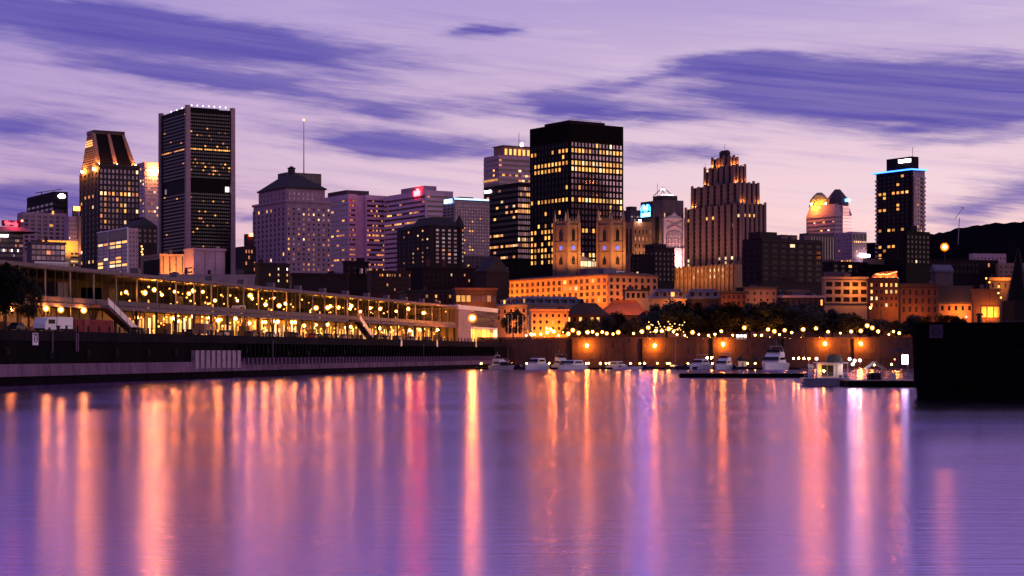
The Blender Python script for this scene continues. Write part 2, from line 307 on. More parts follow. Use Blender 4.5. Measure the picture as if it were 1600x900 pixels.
n1 = t.nodes.new('ShaderNodeTexNoise'); n1.inputs['Scale'].default_value = 1; n1.inputs['Detail'].default_value = 5; t.links.new(mp.outputs[0], n1.inputs['Vector'])
mr = t.nodes.new('ShaderNodeMapRange'); mr.inputs[1].default_value = 0.3; mr.inputs[2].default_value = 0.7; mr.inputs[3].default_value = 0.175; mr.inputs[4].default_value = 0.225; t.links.new(n1.outputs[0], mr.inputs[0])
mp2 = t.nodes.new('ShaderNodeMapping'); mp2.inputs['Scale'].default_value = (0.10, 1.3, 1); t.links.new(tcn.outputs['Object'], mp2.inputs[0])
n2 = t.nodes.new('ShaderNodeTexNoise'); n2.inputs['Scale'].default_value = 1; n2.inputs['Detail'].default_value = 4; n2.inputs['Roughness'].default_value = 0.7; t.links.new(mp2.outputs[0], n2.inputs['Vector'])
bp = t.nodes.new('ShaderNodeBump'); bp.inputs['Strength'].default_value = 0.8; bp.inputs['Distance'].default_value = 0.03; t.links.new(n2.outputs[0], bp.inputs['Height'])
for q in (b, gl): t.links.new(mr.outputs[0], q.inputs['Roughness']); t.links.new(bp.outputs[0], q.inputs['Normal'])
structure(MB().add([(-3000, -400, 0), (3000, -400, 0), (3000, FARY + 2, 0), (-3000, FARY + 2, 0)], [(0, 1, 2, 3)]).build('water', 'water'))

# wooded hill far behind on the right
prof = [(700, 545), (900, 500), (1100, 440), (1250, 400), (1330, 384), (1400, 374), (1455, 366), (1500, 357), (1540, 350), (1570, 348), (1600, 346), (1700, 340), (1850, 334), (2050, 345), (2400, 390), (2700, 470)]
def ridge(px):
    for (a, ya), (c, yc) in zip(prof, prof[1:]):
        if a <= px <= c: return ya + (yc - ya) * (px - a) / (c - a)
    return 545
mb = MB(); nx, ny = 300, 10; Y0, Y1 = 2500, 3300
for j in range(ny + 1):
    f = j / ny; y = Y0 + (Y1 - Y0) * f
    for i in range(nx + 1):
        px = 700 + 2000 * i / nx; x = xat(px, 2900); top = zat(ridge(px), 2900)
        h = 22 + (top - 22) * math.sin(min(1, f / 0.5) * math.pi / 2) if f < 0.5 else top - (f - 0.5) * 60
        h += rnd.uniform(-1.6, 1.6) if j else 0
        mb.v.append((x + rnd.uniform(-2, 2), y, h))
for j in range(ny):
    for i in range(nx): a = j * (nx + 1) + i; mb.f.append((a, a + 1, a + nx + 2, a + nx + 1)); mb.m.append(0)
structure(mb.build('hill', 'forest'))

# ------------------------------------------------------------------ buildings
def lit(p, rows=None, pal=('lit_warm', 'lit_gold', 'lit_pale', 'lit_rose'), cells=None, dim=0.0):
    rows = rows or {}; cells = cells or {}
    def f(i, j):
        if (i, j) in cells: return cells[(i, j)]
        if rnd.random() < rows.get(j, p): return rnd.choice(pal)
        if dim and rnd.random() < dim: return 'lit_dim'
        return None
    return f
class Tower:
    def __init__(s, name, label, pl, pc, pr, py, Y, th=31, cat='building', zb=None, mats=('conc_mauve',), group=None):
        s.Y = Y; s.cx = xat(pc, Y); s.th = R(th); s.c, s.s_ = math.cos(s.th), math.sin(s.th)
        s.zb = gz(Y) - 1 if zb is None else zb
        s.a = s.sx(pr); s.b = s.sy(pl); s.zt = s.z(py)
        s.root = empty(name, label, cat, (s.cx, Y, s.zb), s.th, group)
        s.wall = MB(); s.mats = mats; s.wins = []
    def z(s, py): return zat(py, s.Y) - s.zb
    def sx(s, px): k = (px - 800) / F; return (k * s.Y - s.cx) / (s.c - k * s.s_)
    def sy(s, px): k = (px - 800) / F; return (k * s.Y - s.cx) / (-s.s_ - k * s.c)
    def body(s, mi=0, x0=0, x1=None, y0=0, y1=None, z0=0, z1=None):
        s.wall.box(x0, s.a if x1 is None else x1, y0, s.b if y1 is None else y1, z0, s.zt if z1 is None else z1, mi); return s
    def bx(s, face, plane, s0, s1, n0, n1, z0, z1, mi=0, mb=None):
        mb = mb or s.wall
        if face == 'R': mb.box(s0, s1, plane + n0, plane + n1, z0, z1, mi)
        else: mb.box(plane + n0, plane + n1, s0, s1, z0, z1, mi)
    def facade(s, face, c, r, y0=None, y1=None, s0=0.0, s1=None, fw=0.6, fh=0.6, d=0.35, glass='glass_dark', lt=None, plane=0.0, vert=False, mi=0, z0=None, z1=None, band=False, mull=0, hd=None, hmi=None):
        L = s.a if face == 'R' else s.b
        s1 = L if s1 is None else s1
        zt = s.z(y0) if z1 is None else z1; zb = s.z(y1) if z0 is None else z0
        cw = (s1 - s0) / c; rh = (zt - zb) / r
        dv, dh = (d, d - 0.07) if vert else (d - 0.07, d)
        if hd: dh = hd
        if not band:
            for i in range(c + 1):
                w = cw * (1 - fw) / 2; u = s0 + i * cw
                s.bx(face, plane, max(s0, u - w), min(s1, u + w), -dv, 0.05, zb, zt, mi)
        for j in range(r + 1):
            h = rh * (1 - fh) / 2; v = zb + j * rh
            s.bx(face, plane, s0 + 0.02, s1 - 0.02, -dh, 0.05, max(zb, v - h), min(zt, v + h), mi if hmi is None else hmi)
        if band:
            for j in range(r):
                v = zt - (j + 0.5) * rh
                s.wins.append((face, plane, (s0 + s1) / 2, v, (s1 - s0) - 0.1, rh * fh, glass, 'window_band', 0.10))
                if lt:
                    for i in range(c):
                        m = lt(i, j)
                        if m: s.wins.append((face, plane, s0 + (i + 0.5) * cw, v - rh * fh * 0.06, cw * fw, rh * fh * 0.8, m, 'window', 0.14))
            if mull:
                for i in range(mull + 1):
                    u = s0 + (s1 - s0) * i / mull
                    s.bx(face, plane, u - 0.12, u + 0.12, -d + 0.1, 0.05, zb, zt, mi)
        else:
            for j in range(r):
                for i in range(c):
                    m = lt(i, j) if lt else None
                    s.wins.append((face, plane, s0 + (i + 0.5) * cw, zt - (j + 0.5) * rh, cw * fw, rh * fh, m or glass, 'window', 0.10))
        return s
    def part(s, name, mats, mb): return mb.build(name, mats, s.root)
    def finish(s, cap=300):
        if s.wall.v: s.wall.build('wall', list(s.mats), s.root)
        ws = sorted(s.wins, key=lambda w: -w[4] * w[5] * (1.6 if w[6].startswith('lit') else 1))
        for face, plane, u, v, w, h, m, nm, dp in ws[:cap]:
            me = pane(w, h, dp, m)
            if face == 'R': link(nm, me, s.root, (u, plane - dp, v))
            else: link(nm, me, s.root, (plane - dp, u, v), R(-90))
        if ws[cap:]:
            keys = sorted({w[6] for w in ws[cap:]}); mb = MB()
            for face, plane, u, v, w, h, m, nm, dp in ws[cap:]: s.bx(face, plane, u - w / 2, u + w / 2, -dp, 0, v - h / 2, v + h / 2, keys.index(m), mb)
            o = mb.build('small_windows', keys, s.root); o['kind'] = 'stuff'
        return s

# --- sloping-crowned tower on the left
A = Tower('sloped_crown_tower', 'dark office tower with floodlit sloping wedge crown, left of the black tower', 125, 155, 217, 258, 1850, cat='skyscraper', mats=('stone_dark', 'bronze', 'tan'))
A.body()
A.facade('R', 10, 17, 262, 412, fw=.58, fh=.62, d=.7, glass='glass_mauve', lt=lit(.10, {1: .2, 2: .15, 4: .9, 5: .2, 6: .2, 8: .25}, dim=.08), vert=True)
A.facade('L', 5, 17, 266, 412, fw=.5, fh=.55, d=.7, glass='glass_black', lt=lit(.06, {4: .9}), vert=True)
z0, z1 = A.zt, A.z(205); ax0, ax1, bx0, bx1 = A.a * .02, A.a * .96, A.b * .10, A.b * .95
cr = MB()
tx0, tx1, ty0, ty1 = A.a * -.02 + 3, A.a * .82, A.b * .38, A.b * .72
cr.frus((ax0, ax1, bx0, bx1), z0, (tx0, tx1, ty0, ty1), z1)
A.part('crown', 'black_clad', cr)
cap = MB().box(tx0 - .6, tx1 + .6, ty0 - .6, ty1 + .6, z1, A.z(199)); A.part('crown_cap', 'bronze', cap)
for fx in (0.0, .48, .97):                                     # stone ribs up the sloping front
    x0 = ax0 + (ax1 - ax0) * fx; x1 = tx0 + (tx1 - tx0) * fx
    rb = MB().add([(x0 - 2.2, bx0 - 1, z0), (x0 + 2.2, bx0 - 1, z0), (x1 + 1.4, ty0 - 1, z1 + .5), (x1 - 1.4, ty0 - 1, z1 + .5), (x0 - 2.2, bx0 + 3, z0), (x0 + 2.2, bx0 + 3, z0), (x1 + 1.4, ty0 + 3, z1 + .5), (x1 - 1.4, ty0 + 3, z1 + .5)],
                  [(0, 1, 2, 3), (7, 6, 5, 4), (0, 4, 5, 1), (1, 5, 6, 2), (2, 6, 7, 3), (3, 7, 4, 0)])
    A.part('crown_rib', 'tan', rb)
    light('floodlight', A.root, (x0, bx0 - 5, z0 + 1), 30000, (1, .44, .12), .5, 75, (x1, ty0, z1))
    A.part('floodlight_housing', 'lamp_warm', MB().ball(x0, bx0 - 4, z0 + 1.2, .9))
lf = MB()                                                      # sloping gable end: louvres with lit upper rows
n = 14
for i in range(n):
    f0, f1 = i / n, (i + .62) / n
    def E_(f): return (ax0 + (tx0 - ax0) * f - .5, bx0 + 2 + (ty0 - bx0 - 2) * f, bx1 - 2 + (ty1 - bx1 + 2) * f, z0 + (z1 - z0) * f)
    (xa, ya, yb, za), (xc, yc, yd, zc) = E_(f0), E_(f1)
    q = MB().add([(xa, ya, za), (xa, yb, za), (xc, yd, zc), (xc, yc, zc), (xa + 1, ya, za), (xa + 1, yb, za), (xc + 1, yd, zc), (xc + 1, yc, zc)], [(3, 2, 1, 0), (4, 5, 6, 7), (0, 1, 5, 4), (1, 2, 6, 5), (2, 3, 7, 6), (3, 0, 4, 7)])
    A.part('window_band' if i in (9, 10, 11) else 'louvre', 'lit_gold' if i in (9, 10, 11) else 'tan', q)
for fy in (.2, .8): light('floodlight', A.root, (-4, A.b * fy, z0 - 6), 52000, (1, .44, .10), .5, 80, (tx0, A.b * .5, z1 - 10)); A.part('floodlight_housing', 'lamp_warm', MB().ball(-2, A.b * fy, z0 - 3, 1.0))
A.part('roof_parapet', 'bronze', MB().box(-.9, A.a + .6, -.9, A.b * .1, z0 - 1, z0 + 1.6))
A.finish(290)

# --- black tower with pale corner columns
B = Tower('corner_column_tower', 'tall black tower with pale concrete corner columns, tallest on the left', 249, 292, 366, 168, 1500, cat='skyscraper', mats=('black_clad', 'charcoal'))
B.body(0, 1, B.a - 1, 1, B.b - 1)
LB = lit(.035, {2: .08, 5: .2, 6: .12, 10: .85, 14: .2, 15: .3, 16: .35, 22: .12}, pal=('lit_warm', 'lit_gold', 'lit_rose', 'lit_dim'))
for (y0, y1, r) in ((174, 278, 19), (299, 392, 17)):
    off = 0 if y0 < 200 else 20
    B.facade('R', 20, r, y0, y1, s0=3.2, s1=B.a - 3.2, fw=.8, fh=.5, d=.5, glass='glass_dark', lt=lambda i, j, o=off: LB(i, j + o) if j + o != 10 else ('lit_gold' if rnd.random() < .9 else None), band=True, plane=1, mull=20)
    B.facade('L', 12, r, y0, y1, s0=3.2, s1=B.b - 3.2, fw=.8, fh=.45, d=.5, glass='glass_black', lt=lambda i, j, o=off: (rnd.choice(('lit_warm', 'lit_rose')) if rnd.random() < (.6 if j + o == 10 else .035) else None), band=True, plane=1)
cw = 3.4
for (x, y) in ((-.6, -.6), (B.a - cw + .6, -.6), (-.6, B.b - cw + .6), (B.a - cw + .6, B.b - cw + .6)):
    B.part('corner_column', 'conc_pale', MB().frus((x - .4, x + cw + .4, y - .4, y + cw + .4), 0, (x, x + cw, y, y + cw), B.zt + 2.2))
B.part('penthouse', 'charcoal', MB().box(B.a * .15, B.a * .8, B.b * .2, B.b * .8, B.zt, B.zt + 2.4))
for i in range(7):
    u = .12 + .12 * i; B.part('roof_lamp', 'roof_white', MB().box(B.a * u, B.a * u + .9, 3, 3.9, B.zt + 2.2, B.zt + 3.2))
for i in range(3): B.part('roof_lamp', 'roof_white', MB().box(3, 3.9, B.b * (.3 + .2 * i), B.b * (.3 + .2 * i) + .9, B.zt + 1.4, B.zt + 2.4))
for fc, u in (('R', B.a - 6), ('L', B.b * .78)):
    m = MB(); B.bx(fc, 1, u - 1.6, u + 1.6, -.7, -.3, B.z(297), B.z(289), 0, m); B.part('emblem', 'lit_mauve' if fc == 'L' else 'lit_white', m)
B.finish(250)

# --- hip-roofed stone bank tower
C = Tower('hip_roof_bank_tower', 'stone bank tower with dark hipped roof and lantern, right of the black tower', 396, 447, 517, 315, 1300, mats=('stone_warm', 'conc_mauve'))
C.body()
C.facade('R', 9, 15, 322, 440, fw=.32, fh=.42, d=.45, glass='glass_black', lt=lit(.06, {0: .5, 1: .45, 2: .25, 4: .15, 6: .4, 7: .3, 11: .5, 12: .2, 13: .35}, pal=('lit_pale', 'lit_rose', 'lit_gold', 'lit_mauve'), dim=.25))
C.facade('L', 8, 15, 322, 440, fw=.4, fh=.6, d=.6, glass='glass_black', lt=lit(.03, {0: .2}), vert=True)
C.wall.box(-.9, C.a + .9, -.9, C.b + .9, C.zt - .2, C.zt + 1.4)
x0, x1, y0, y1 = C.a * .06, C.a * .93, C.b * .08, C.b * .92; zt2 = C.z(293)
C.body(0, x0, x1, y0, y1, C.zt + 1, zt2)
C.facade('R', 8, 2, 297, 312, s0=x0 + 1, s1=x1 - 1, fw=.4, fh=.6, d=.3, glass='glass_mauve', lt=lit(0), plane=y0)
C.facade('L', 7, 2, 297, 312, s0=y0 + 1, s1=y1 - 1, fw=.4, fh=.6, d=.3, glass='glass_black', lt=lit(0), plane=x0)
mx, my = (x0 + x1) / 2, (y0 + y1) / 2
C.part('eaves', 'stone_dark', MB().box(x0 - 1, x1 + 1, y0 - 1, y1 + 1, zt2, zt2 + 1.2))
rf = C.part('roof', 'roof_dark', MB().frus((x0 - .5, x1 + .5, y0 - .5, y1 + .5), zt2 + 1.2, (mx - 4, mx + 4, my - 4, my + 4), C.z(266)))
la = MB().cyl(mx, my, C.z(267), C.z(256), 2.9, 2.7, 8); la.cyl(mx, my, C.z(256), C.z(255), 3.3, 3.3, 8); la.cyl(mx, my, C.z(255), C.z(252), 2.6, .5, 8); la.build('lantern', 'stone_dark', rf)
C.finish(290)
# --- block with the mast behind it
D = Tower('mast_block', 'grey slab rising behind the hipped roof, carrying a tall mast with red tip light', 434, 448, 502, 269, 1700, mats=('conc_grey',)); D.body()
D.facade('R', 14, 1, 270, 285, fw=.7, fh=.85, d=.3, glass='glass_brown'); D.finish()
xm = D.sx(479)
m = MB().tube((xm, 6, D.zt), (xm, 6, D.z(186)), .55, 6, 0, .25); D.part('mast', 'metal_grey', m); D.part('mast_light', 'lamp_red', MB().ball(xm, 6, D.z(184), 1.0))

# --- pale banded towers
def banded(name, label, pl, pc, pr, py, Y, rows, y1, lr, ll, wall='conc_rose', cR=14, cL=10, glass='glass_brown', fh=.42):
    t = Tower(name, label, pl, pc, pr, py, Y, mats=(wall,)); t.body()
    t.facade('R', cR, rows, py + 6, y1, s0=1.2, s1=t.a - 1.2, fw=.85, fh=fh, d=.35, glass=glass, lt=lr, band=True)
    t.facade('L', cL, rows, py + 6, y1, s0=1.2, s1=t.b - 1.2, fw=.85, fh=fh, d=.35, glass=glass, lt=ll, band=True)
    return t
W_ = ('lit_warm', 'lit_gold', 'lit_rose')
E1 = banded('banded_tower', 'mauve banded office tower with dark roof box beside the hip-roofed tower', 500, 544, 557, 303, 1500, 15, 424, lit(.4, pal=('lit_rose', 'lit_dim')), lit(.05, {4: .4, 7: .8, 12: .4}, pal=W_), cR=4)
E1.part('roof_box', 'conc_grey', MB().box(E1.a * .1, E1.a + 14, E1.b * .1, E1.b * .75, E1.zt, E1.z(296)))
E1.body(0, E1.a - .2, E1.a + 8, 1.6, E1.b, 0, E1.zt - .6)
x0 = E1.a + 7.5; x1 = E1.sx(601)
E1.body(0, x0, x1, -2, E1.b, 0, E1.zt - .3)
E1.facade('R', 10, 15, 309, 424, s0=x0 + 1, s1=x1 - 1, fw=.85, fh=.42, d=.35, glass='glass_brown', lt=lit(.18, {3: .3, 5: .4, 7: .5, 10: .5, 11: .6, 13: .6}, pal=('lit_rose', 'lit_warm')), band=True, plane=-2)
E1.finish()
F1 = banded('banded_office_slab', 'pale banded office tower with a glowing red emblem near its roof', 600, 665, 708, 297, 1450, 16, 425, lit(.12, pal=('lit_rose', 'lit_mauve')), lit(.03, {2: .0, 3: .7, 5: .8}, pal=W_), cL=16, cR=8)
F1.part('roof_box', 'conc_mauve', MB().box(F1.a * .06, F1.a * .52, F1.b * .08, F1.b * .62, F1.zt, F1.z(289)))
F1.part('emblem_sign', 'sign_red', MB().box(-.9, -.4, F1.sy(657), F1.sy(648), F1.z(304), F1.z(296)).box(-.9, -.4, F1.sy(655), F1.sy(652), F1.z(295.5), F1.z(293)))
F1.finish()
# --- dark château-style hotel with turret
Gt = Tower('turreted_hotel', 'dark brick hotel block with mansard roof and pointed corner turret', 621, 672, 716, 352, 950, mats=('brick_dark', 'roof_dark'))
Gt.body()
Gt.facade('R', 4, 9, 356, 412, s0=2.5, fw=.48, fh=.52, d=.3, glass='glass_mauve', lt=lit(.5, {8: .2}, pal=('lit_mauve', 'lit_mauve', 'lit_rose')))
Gt.facade('L', 7, 9, 356, 418, fw=.3, fh=.4, d=.3, glass='glass_black', lt=lit(.22, pal=('lit_warm', 'lit_pale', 'lit_dim')))
rf = MB().frus((-.5, Gt.a + .5, -.5, Gt.b * .55), Gt.zt, (3, Gt.a - 3, 3, Gt.b * .5), Gt.z(338)).frus((-.5, Gt.a + .5, Gt.b * .55, Gt.b + .5), Gt.zt - 1.0, (3, Gt.a - 3, Gt.b * .58, Gt.b - 3), Gt.z(346))
Gt.part('mansard_roof', 'roof_dark', rf)
xt = Gt.sx(720); tr = Gt.part('turret', 'brick_dark', MB().cyl(xt, 1.5, 0, Gt.z(353), 2.5, 2.5, 10))
MB().cyl(xt, 1.5, Gt.z(353), Gt.z(333), 3.2, .1, 10).build('turret_roof', 'roof_dark', tr)
for j in range(8):
    z = Gt.z(358) - j * 2.25; MB().box(xt + .3, xt + .9, -1.12, -.8, z - .7, z + .5).build('window', rnd.choice(('lit_mauve', 'lit_rose', 'lit_mauve')), tr)
Gt.finish()
# --- pale residential tower with blue roof line
H = Tower('blue_line_tower', 'pale apartment tower with an icy blue light strip along its roof', 693, 711, 765, 312, 1200, mats=('conc_pale', 'conc_grey'))
H.body()
H.facade('R', 13, 17, 318, 402, fw=.55, fh=.5, d=.3, glass='glass_mauve', lt=lit(.03, cells={(2, 6): 'lit_gold', (3, 11): 'lit_gold', (5, 8): 'lit_gold', (6, 8): 'lit_warm', (6, 5): 'lit_gold', (6, 14): 'lit_gold', (5, 14): 'lit_gold', (3, 15): 'lit_warm'}))
H.facade('L', 3, 17, 318, 402, fw=.7, fh=.6, d=.6, glass='glass_black', lt=lit(.02))
H.part('roof_cornice', 'conc_grey', MB().box(-1, H.a + .5, -1, H.b, H.zt, H.zt + 1.0))
H.part('light_strip', 'strip_ice', MB().box(-1.2, H.a * .95, -1.4, -1.05, H.zt + .1, H.zt + 1.1)); H.part('roof_sign', 'strip_ice', MB().box(-1.5, -1.1, H.b * .1, H.b * .8, H.zt - 2, H.zt + .8))
H.part('roof_box', 'conc_grey', MB().box(H.a * .2, H.a * .6, H.b * .2, H.b * .8, H.zt + 1, H.zt + 2.4))
H.finish(220)
# --- stepped tower left of the dark modern block
I = Tower('stepped_glass_tower', 'stepped grey tower with a floodlit penthouse, left of the black gridded block', 756, 779, 830, 242, 1450, mats=('conc_mauve', 'bronze'))
I.body()
I.facade('R', 10, 11, 246, 330, fw=.8, fh=.5, d=.3, glass='glass_brown', lt=lit(.1, {3: .5, 4: .3}), band=True)
I.facade('L', 8, 11, 246, 330, fw=.8, fh=.5, d=.3, glass='glass_brown', lt=lit(.05, {4: .6}), band=True)
m = MB(); I.bx('L', 0, 0.5, I.b - .5, -.9, -.4, I.z(282), I.z(279), 0, m); I.part('light_strip', 'lit_gold', m)
x0, x1 = I.sx(790), I.sx(832); ph = I.part('penthouse', 'tan', MB().box(x0, x1, 3, I.b * .8, I.zt, I.z(227)))
MB().box(x0 - .8, x1 + .4, 2.2, I.b * .8 + .8, I.z(227), I.z(225.5)).build('cornice', 'bronze', ph)
for i in range(6): u = x0 + (x1 - x0) * (i + .5) / 6; MB().box(u - 1, u + 1, 2.75, 2.98, I.z(240), I.z(231)).build('window', 'lit_gold', ph)
xm = I.sx(817); I.part('roof_floodlight', 'flood_white', MB().ball(xm, 1.6, I.z(223), 1.3)); I.part('mast', 'metal_dark', MB().tube((xm, 6, I.z(226)), (xm, 6, I.z(203)), .35, 5, 0, .15))
I.finish()
I2 = Tower('dark_glass_block', 'dark glass block with scattered lit floors below the stepped tower', 757, 809, 832, 285, 1330, mats=('black_clad',))
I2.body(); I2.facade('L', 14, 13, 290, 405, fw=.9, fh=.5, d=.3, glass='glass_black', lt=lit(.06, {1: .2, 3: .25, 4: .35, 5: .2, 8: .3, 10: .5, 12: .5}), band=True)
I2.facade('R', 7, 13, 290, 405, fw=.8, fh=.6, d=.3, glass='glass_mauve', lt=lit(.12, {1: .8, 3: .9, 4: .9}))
m = MB(); I2.bx('L', 0, I2.sy(768), I2.sy(759), -1.0, -.5, I2.z(295), I2.z(291), 0, m); I2.part('name_sign', 'sign_white', m)
I2.finish(200)
# --- black gridded modern block
J = Tower('gridded_black_block', 'massive black office block with rows of glowing windows, centre of the skyline', 828, 890, 974, 191, 1200, 34, cat='skyscraper', mats=('black_clad', 'charcoal'))
J.body()
JR = {1: .85, 3: .97, 4: .93, 9: .98, 11: .1, 14: .8, 18: .9, 19: .8}
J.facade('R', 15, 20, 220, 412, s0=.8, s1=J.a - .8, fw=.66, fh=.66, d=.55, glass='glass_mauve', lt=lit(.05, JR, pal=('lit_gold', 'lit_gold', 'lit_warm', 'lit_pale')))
J.facade('L', 11, 20, 220, 412, s0=.8, s1=J.b - .8, fw=.62, fh=.6, d=.55, glass='glass_black', lt=lit(.04, {1: .5, 3: .95, 4: .9, 9: .95, 13: .3, 14: .9, 15: .35, 16: .45, 17: .8, 18: .85, 19: .8}, pal=('lit_gold', 'lit_gold', 'lit_warm')))  # darker glass than the right face: its shade is put into the colour
for i in range(31):
    u = .8 + (J.a - 1.6) * i / 30; J.wall.box(u - .18, u + .18, -.55, .05, J.z(219.5), J.zt - .5)
for i in range(23):
    u = .8 + (J.b - 1.6) * i / 22; J.wall.box(-.55, .05, u - .18, u + .18, J.z(219.5), J.zt - .5)
J.part('penthouse', 'charcoal', MB().box(-.2, J.a * .66, .4, J.b * .62, J.zt, J.z(187.5)))
rl = MB()
for i in range(14): rl.tube((J.a * .05 * i * .9, .6, J.z(187.5)), (J.a * .05 * i * .9, .6, J.z(185.5)), .12, 4)
rl.tube((0, .6, J.z(185.8)), (J.a * .6, .6, J.z(185.8)), .14, 4); J.part('roof_railing', 'metal_dark', rl)
J.finish(300)

# --- twin-towered church
K = Tower('gothic_church', 'floodlit gothic church with twin pinnacled clock towers before the black block', 867, 887, 904, 345, 1070, 36, cat='church', mats=('limestone',))
def bell_tower(pl, pc, pr, ptop, ppin, Y):
    k = Tower('tmp', 'x', pl, pc, pr, ptop, Y, 36); loc = k.root.location.copy(); bpy.data.objects.remove(k.root)
    w = MB(); a, b, zt = k.a, k.b, k.zt
    w.box(0, a, 0, b, 0, zt)
    for cx_, cy_ in ((0, 0), (a, 0), (0, b), (a, b)):                    # corner buttresses
        w.box(cx_ - .9, cx_ + .9, cy_ - .9, cy_ + .9, 0, zt - 1.0)
    for py in (352, 378, 394): w.box(-.7, a + .7, -.7, b + .7, k.z(py) - .35, k.z(py) + .35)
    o = w.build('bell_tower', 'limestone'); o.location = Matrix.Rotation(-K.th, 4, 'Z') @ (loc - K.root.location); o.parent = K.root
    pin = lambda x, y, h, r: MB().cyl(x, y, zt - 1.2, zt + h * .25, r, r * .8, 6).cyl(x, y, zt + h * .25, zt + h, r * .85, .05, 6).build('pinnacle', 'limestone', o)
    hp = zat(ppin, Y) - zat(ptop, Y)
    for cx_, cy_ in ((0, 0), (a, 0), (0, b), (a, b)): pin(cx_, cy_, hp, 1.0)
    for i in (1, 2, 3):
        pin(a * i / 4, 0, hp * .3, .5); pin(0, b * i / 4, hp * .3, .5)
    for fc, L in (('R', a), ('L', b)):
        def slab(u0, u1, z0_, z1_, dp, mt, nm, arch=True):
            mid = (u0 + u1) / 2; pr_ = [(u0, z0_), (u1, z0_), (u1, z1_ - (u1 - u0) * .7), (mid, z1_), (u0, z1_ - (u1 - u0) * .7)] if arch else [(u0, z0_), (u1, z0_), (u1, z1_), (u0, z1_)]
            q = MB()
            if fc == 'R': q.extr(pr_, 'y', -dp, .05)
            else: q.add([(-dp, p[0], p[1]) for p in pr_] + [(.05, p[0], p[1]) for p in pr_], [tuple(range(len(pr_))), tuple(range(2 * len(pr_) - 1, len(pr_) - 1, -1))] + [(i, len(pr_) + i, len(pr_) + (i + 1) % len(pr_), (i + 1) % len(pr_)) for i in range(len(pr_))])
            q.build(nm, mt, o)
        slab(L * .30, L * .70, k.z(377), k.z(353), .25, 'limestone', 'arch_frame'); slab(L * .36, L * .64, k.z(376), k.z(356), .32, 'glass_black', 'arched_louvre')
        slab(L * .30, L * .70, k.z(413), k.z(396), .25, 'limestone', 'arch_frame'); slab(L * .36, L * .64, k.z(413), k.z(399), .32, 'glass_black', 'arched_louvre')
        n = 12; cz = k.z(386.5); cu = L / 2; rr = 1.25
        ring = [(cu + rr * math.cos(2 * math.pi * i / n), cz + rr * math.sin(2 * math.pi * i / n)) for i in range(n)]; q = MB()
        if fc == 'R': q.extr(ring, 'y', -.5, .05)
        else: q.add([(-.5, p[0], p[1]) for p in ring] + [(.05, p[0], p[1]) for p in ring], [tuple(range(n)), tuple(range(2 * n - 1, n - 1, -1))] + [(i, n + i, n + (i + 1) % n, (i + 1) % n) for i in range(n)])
        q.build('clock_face', 'clock_blue', o)
    light('floodlight', o, (a * .5, -14, k.z(418)), 62000, (1, .36, .07), .6, 125, (a * .5, 0, k.z(372)))
    light('floodlight', o, (-14, b * .5, k.z(418)), 38000, (1, .32, .06), .6, 125, (0, b * .5, k.z(372)))
    light('floodlight', o, (a * .5, b * .5, zt + .8), 3200, (1, .72, .5), .5)
E('clock_blue', (0.20, 0.22, 1.0), 0.9, 'NONE')
bell_tower(867, 887, 904, 345, 326, 1070); bell_tower(935, 955, 974, 343, 323, 1050)
nv = MB(); p0 = K.root.location
for (dx, dy) in ((0, 0),):
    nv.box(10, 32, 14, 26, 0, K.z(404))
    nv.extr([(10, K.z(404)), (32, K.z(404)), (21, K.z(396))], 'y', 14.0, 26)
nv.build('nave', 'limestone', K.root)
for i in range(9): MB().box(9 + i * 2.8, 10.8 + i * 2.8, 13.2, 13.9, K.z(413), K.z(405)).build('lit_arcade', 'lit_pale', K.root)
light('floodlight', K.root, (16, 6, K.z(413)), 6000, (1, .8, .55), .8)
K.finish()
# --- stepped art-deco tower
N = Tower('stepped_deco_tower', 'ribbed art deco tower stepping up to a floodlit crown, right of centre', 1072, 1160, 1195, 317, 1150, 31, cat='skyscraper', mats=('stone_deco', 'stone_dark'))
def deco_level(f, py0, py1, cR, cL, rows, lr, ll, first=False):
    x0, x1, y0, y1 = N.a * f, N.a * (1 - f), N.b * f, N.b * (1 - f); zt, zb = N.z(py0), (0 if first else N.z(py1))
    N.body(1, x0, x1, y0, y1, zb, zt - .8)
    z0 = N.z(py1)
    N.facade('R', cR, rows, py0, py1, s0=x0, s1=x1, fw=.42, fh=.62, d=.8, glass='glass_black', lt=lr, plane=y0, vert=True, hd=.12, hmi=1)
    N.facade('L', cL, rows, py0, py1, s0=y0, s1=y1, fw=.42, fh=.62, d=.8, glass='glass_black', lt=ll, plane=x0, vert=True, hd=.12, hmi=1)
    for i in range(cR + 1): u = x0 + (x1 - x0) * i / cR; N.wall.frus((u - .75, u + .75, y0 - 1.05, y0 + .6), zb, (u - .6, u + .6, y0 - .9, y0 + .4), zt + (1.4 if i % 2 else .5))
    for i in range(cL + 1): u = y0 + (y1 - y0) * i / cL; N.wall.frus((x0 - 1.05, x0 + .6, u - .75, u + .75), zb, (x0 - .9, x0 + .4, u - .6, u + .6), zt + (1.4 if i % 2 else .5))
PL = ('lit_gold', 'lit_pale')
deco_level(0.0, 318, 420, 5, 9, 14, lit(0, {2: .7}, PL), lit(.015, {2: .65, 11: .25, 12: .2}, PL), True)
deco_level(.085, 284, 318, 4, 7, 5, lit(0, pal=PL), lit(0, pal=PL))
deco_level(.25, 255, 284, 3, 5, 5, lit(.1, pal=PL), lit(.06, pal=PL))
deco_level(.345, 240, 255, 2, 3, 2, lit(0), lit(0))
x0, x1, y0, y1 = N.a * .43, N.a * .57, N.b * .43, N.b * .57
N.part('crown_block', 'stone_dark', MB().box(x0, x1, y0, y1, N.z(240), N.z(229)).box(x0 + .6, x1 - .6, y0 + .6, y1 - .6, N.z(229), N.z(227)))
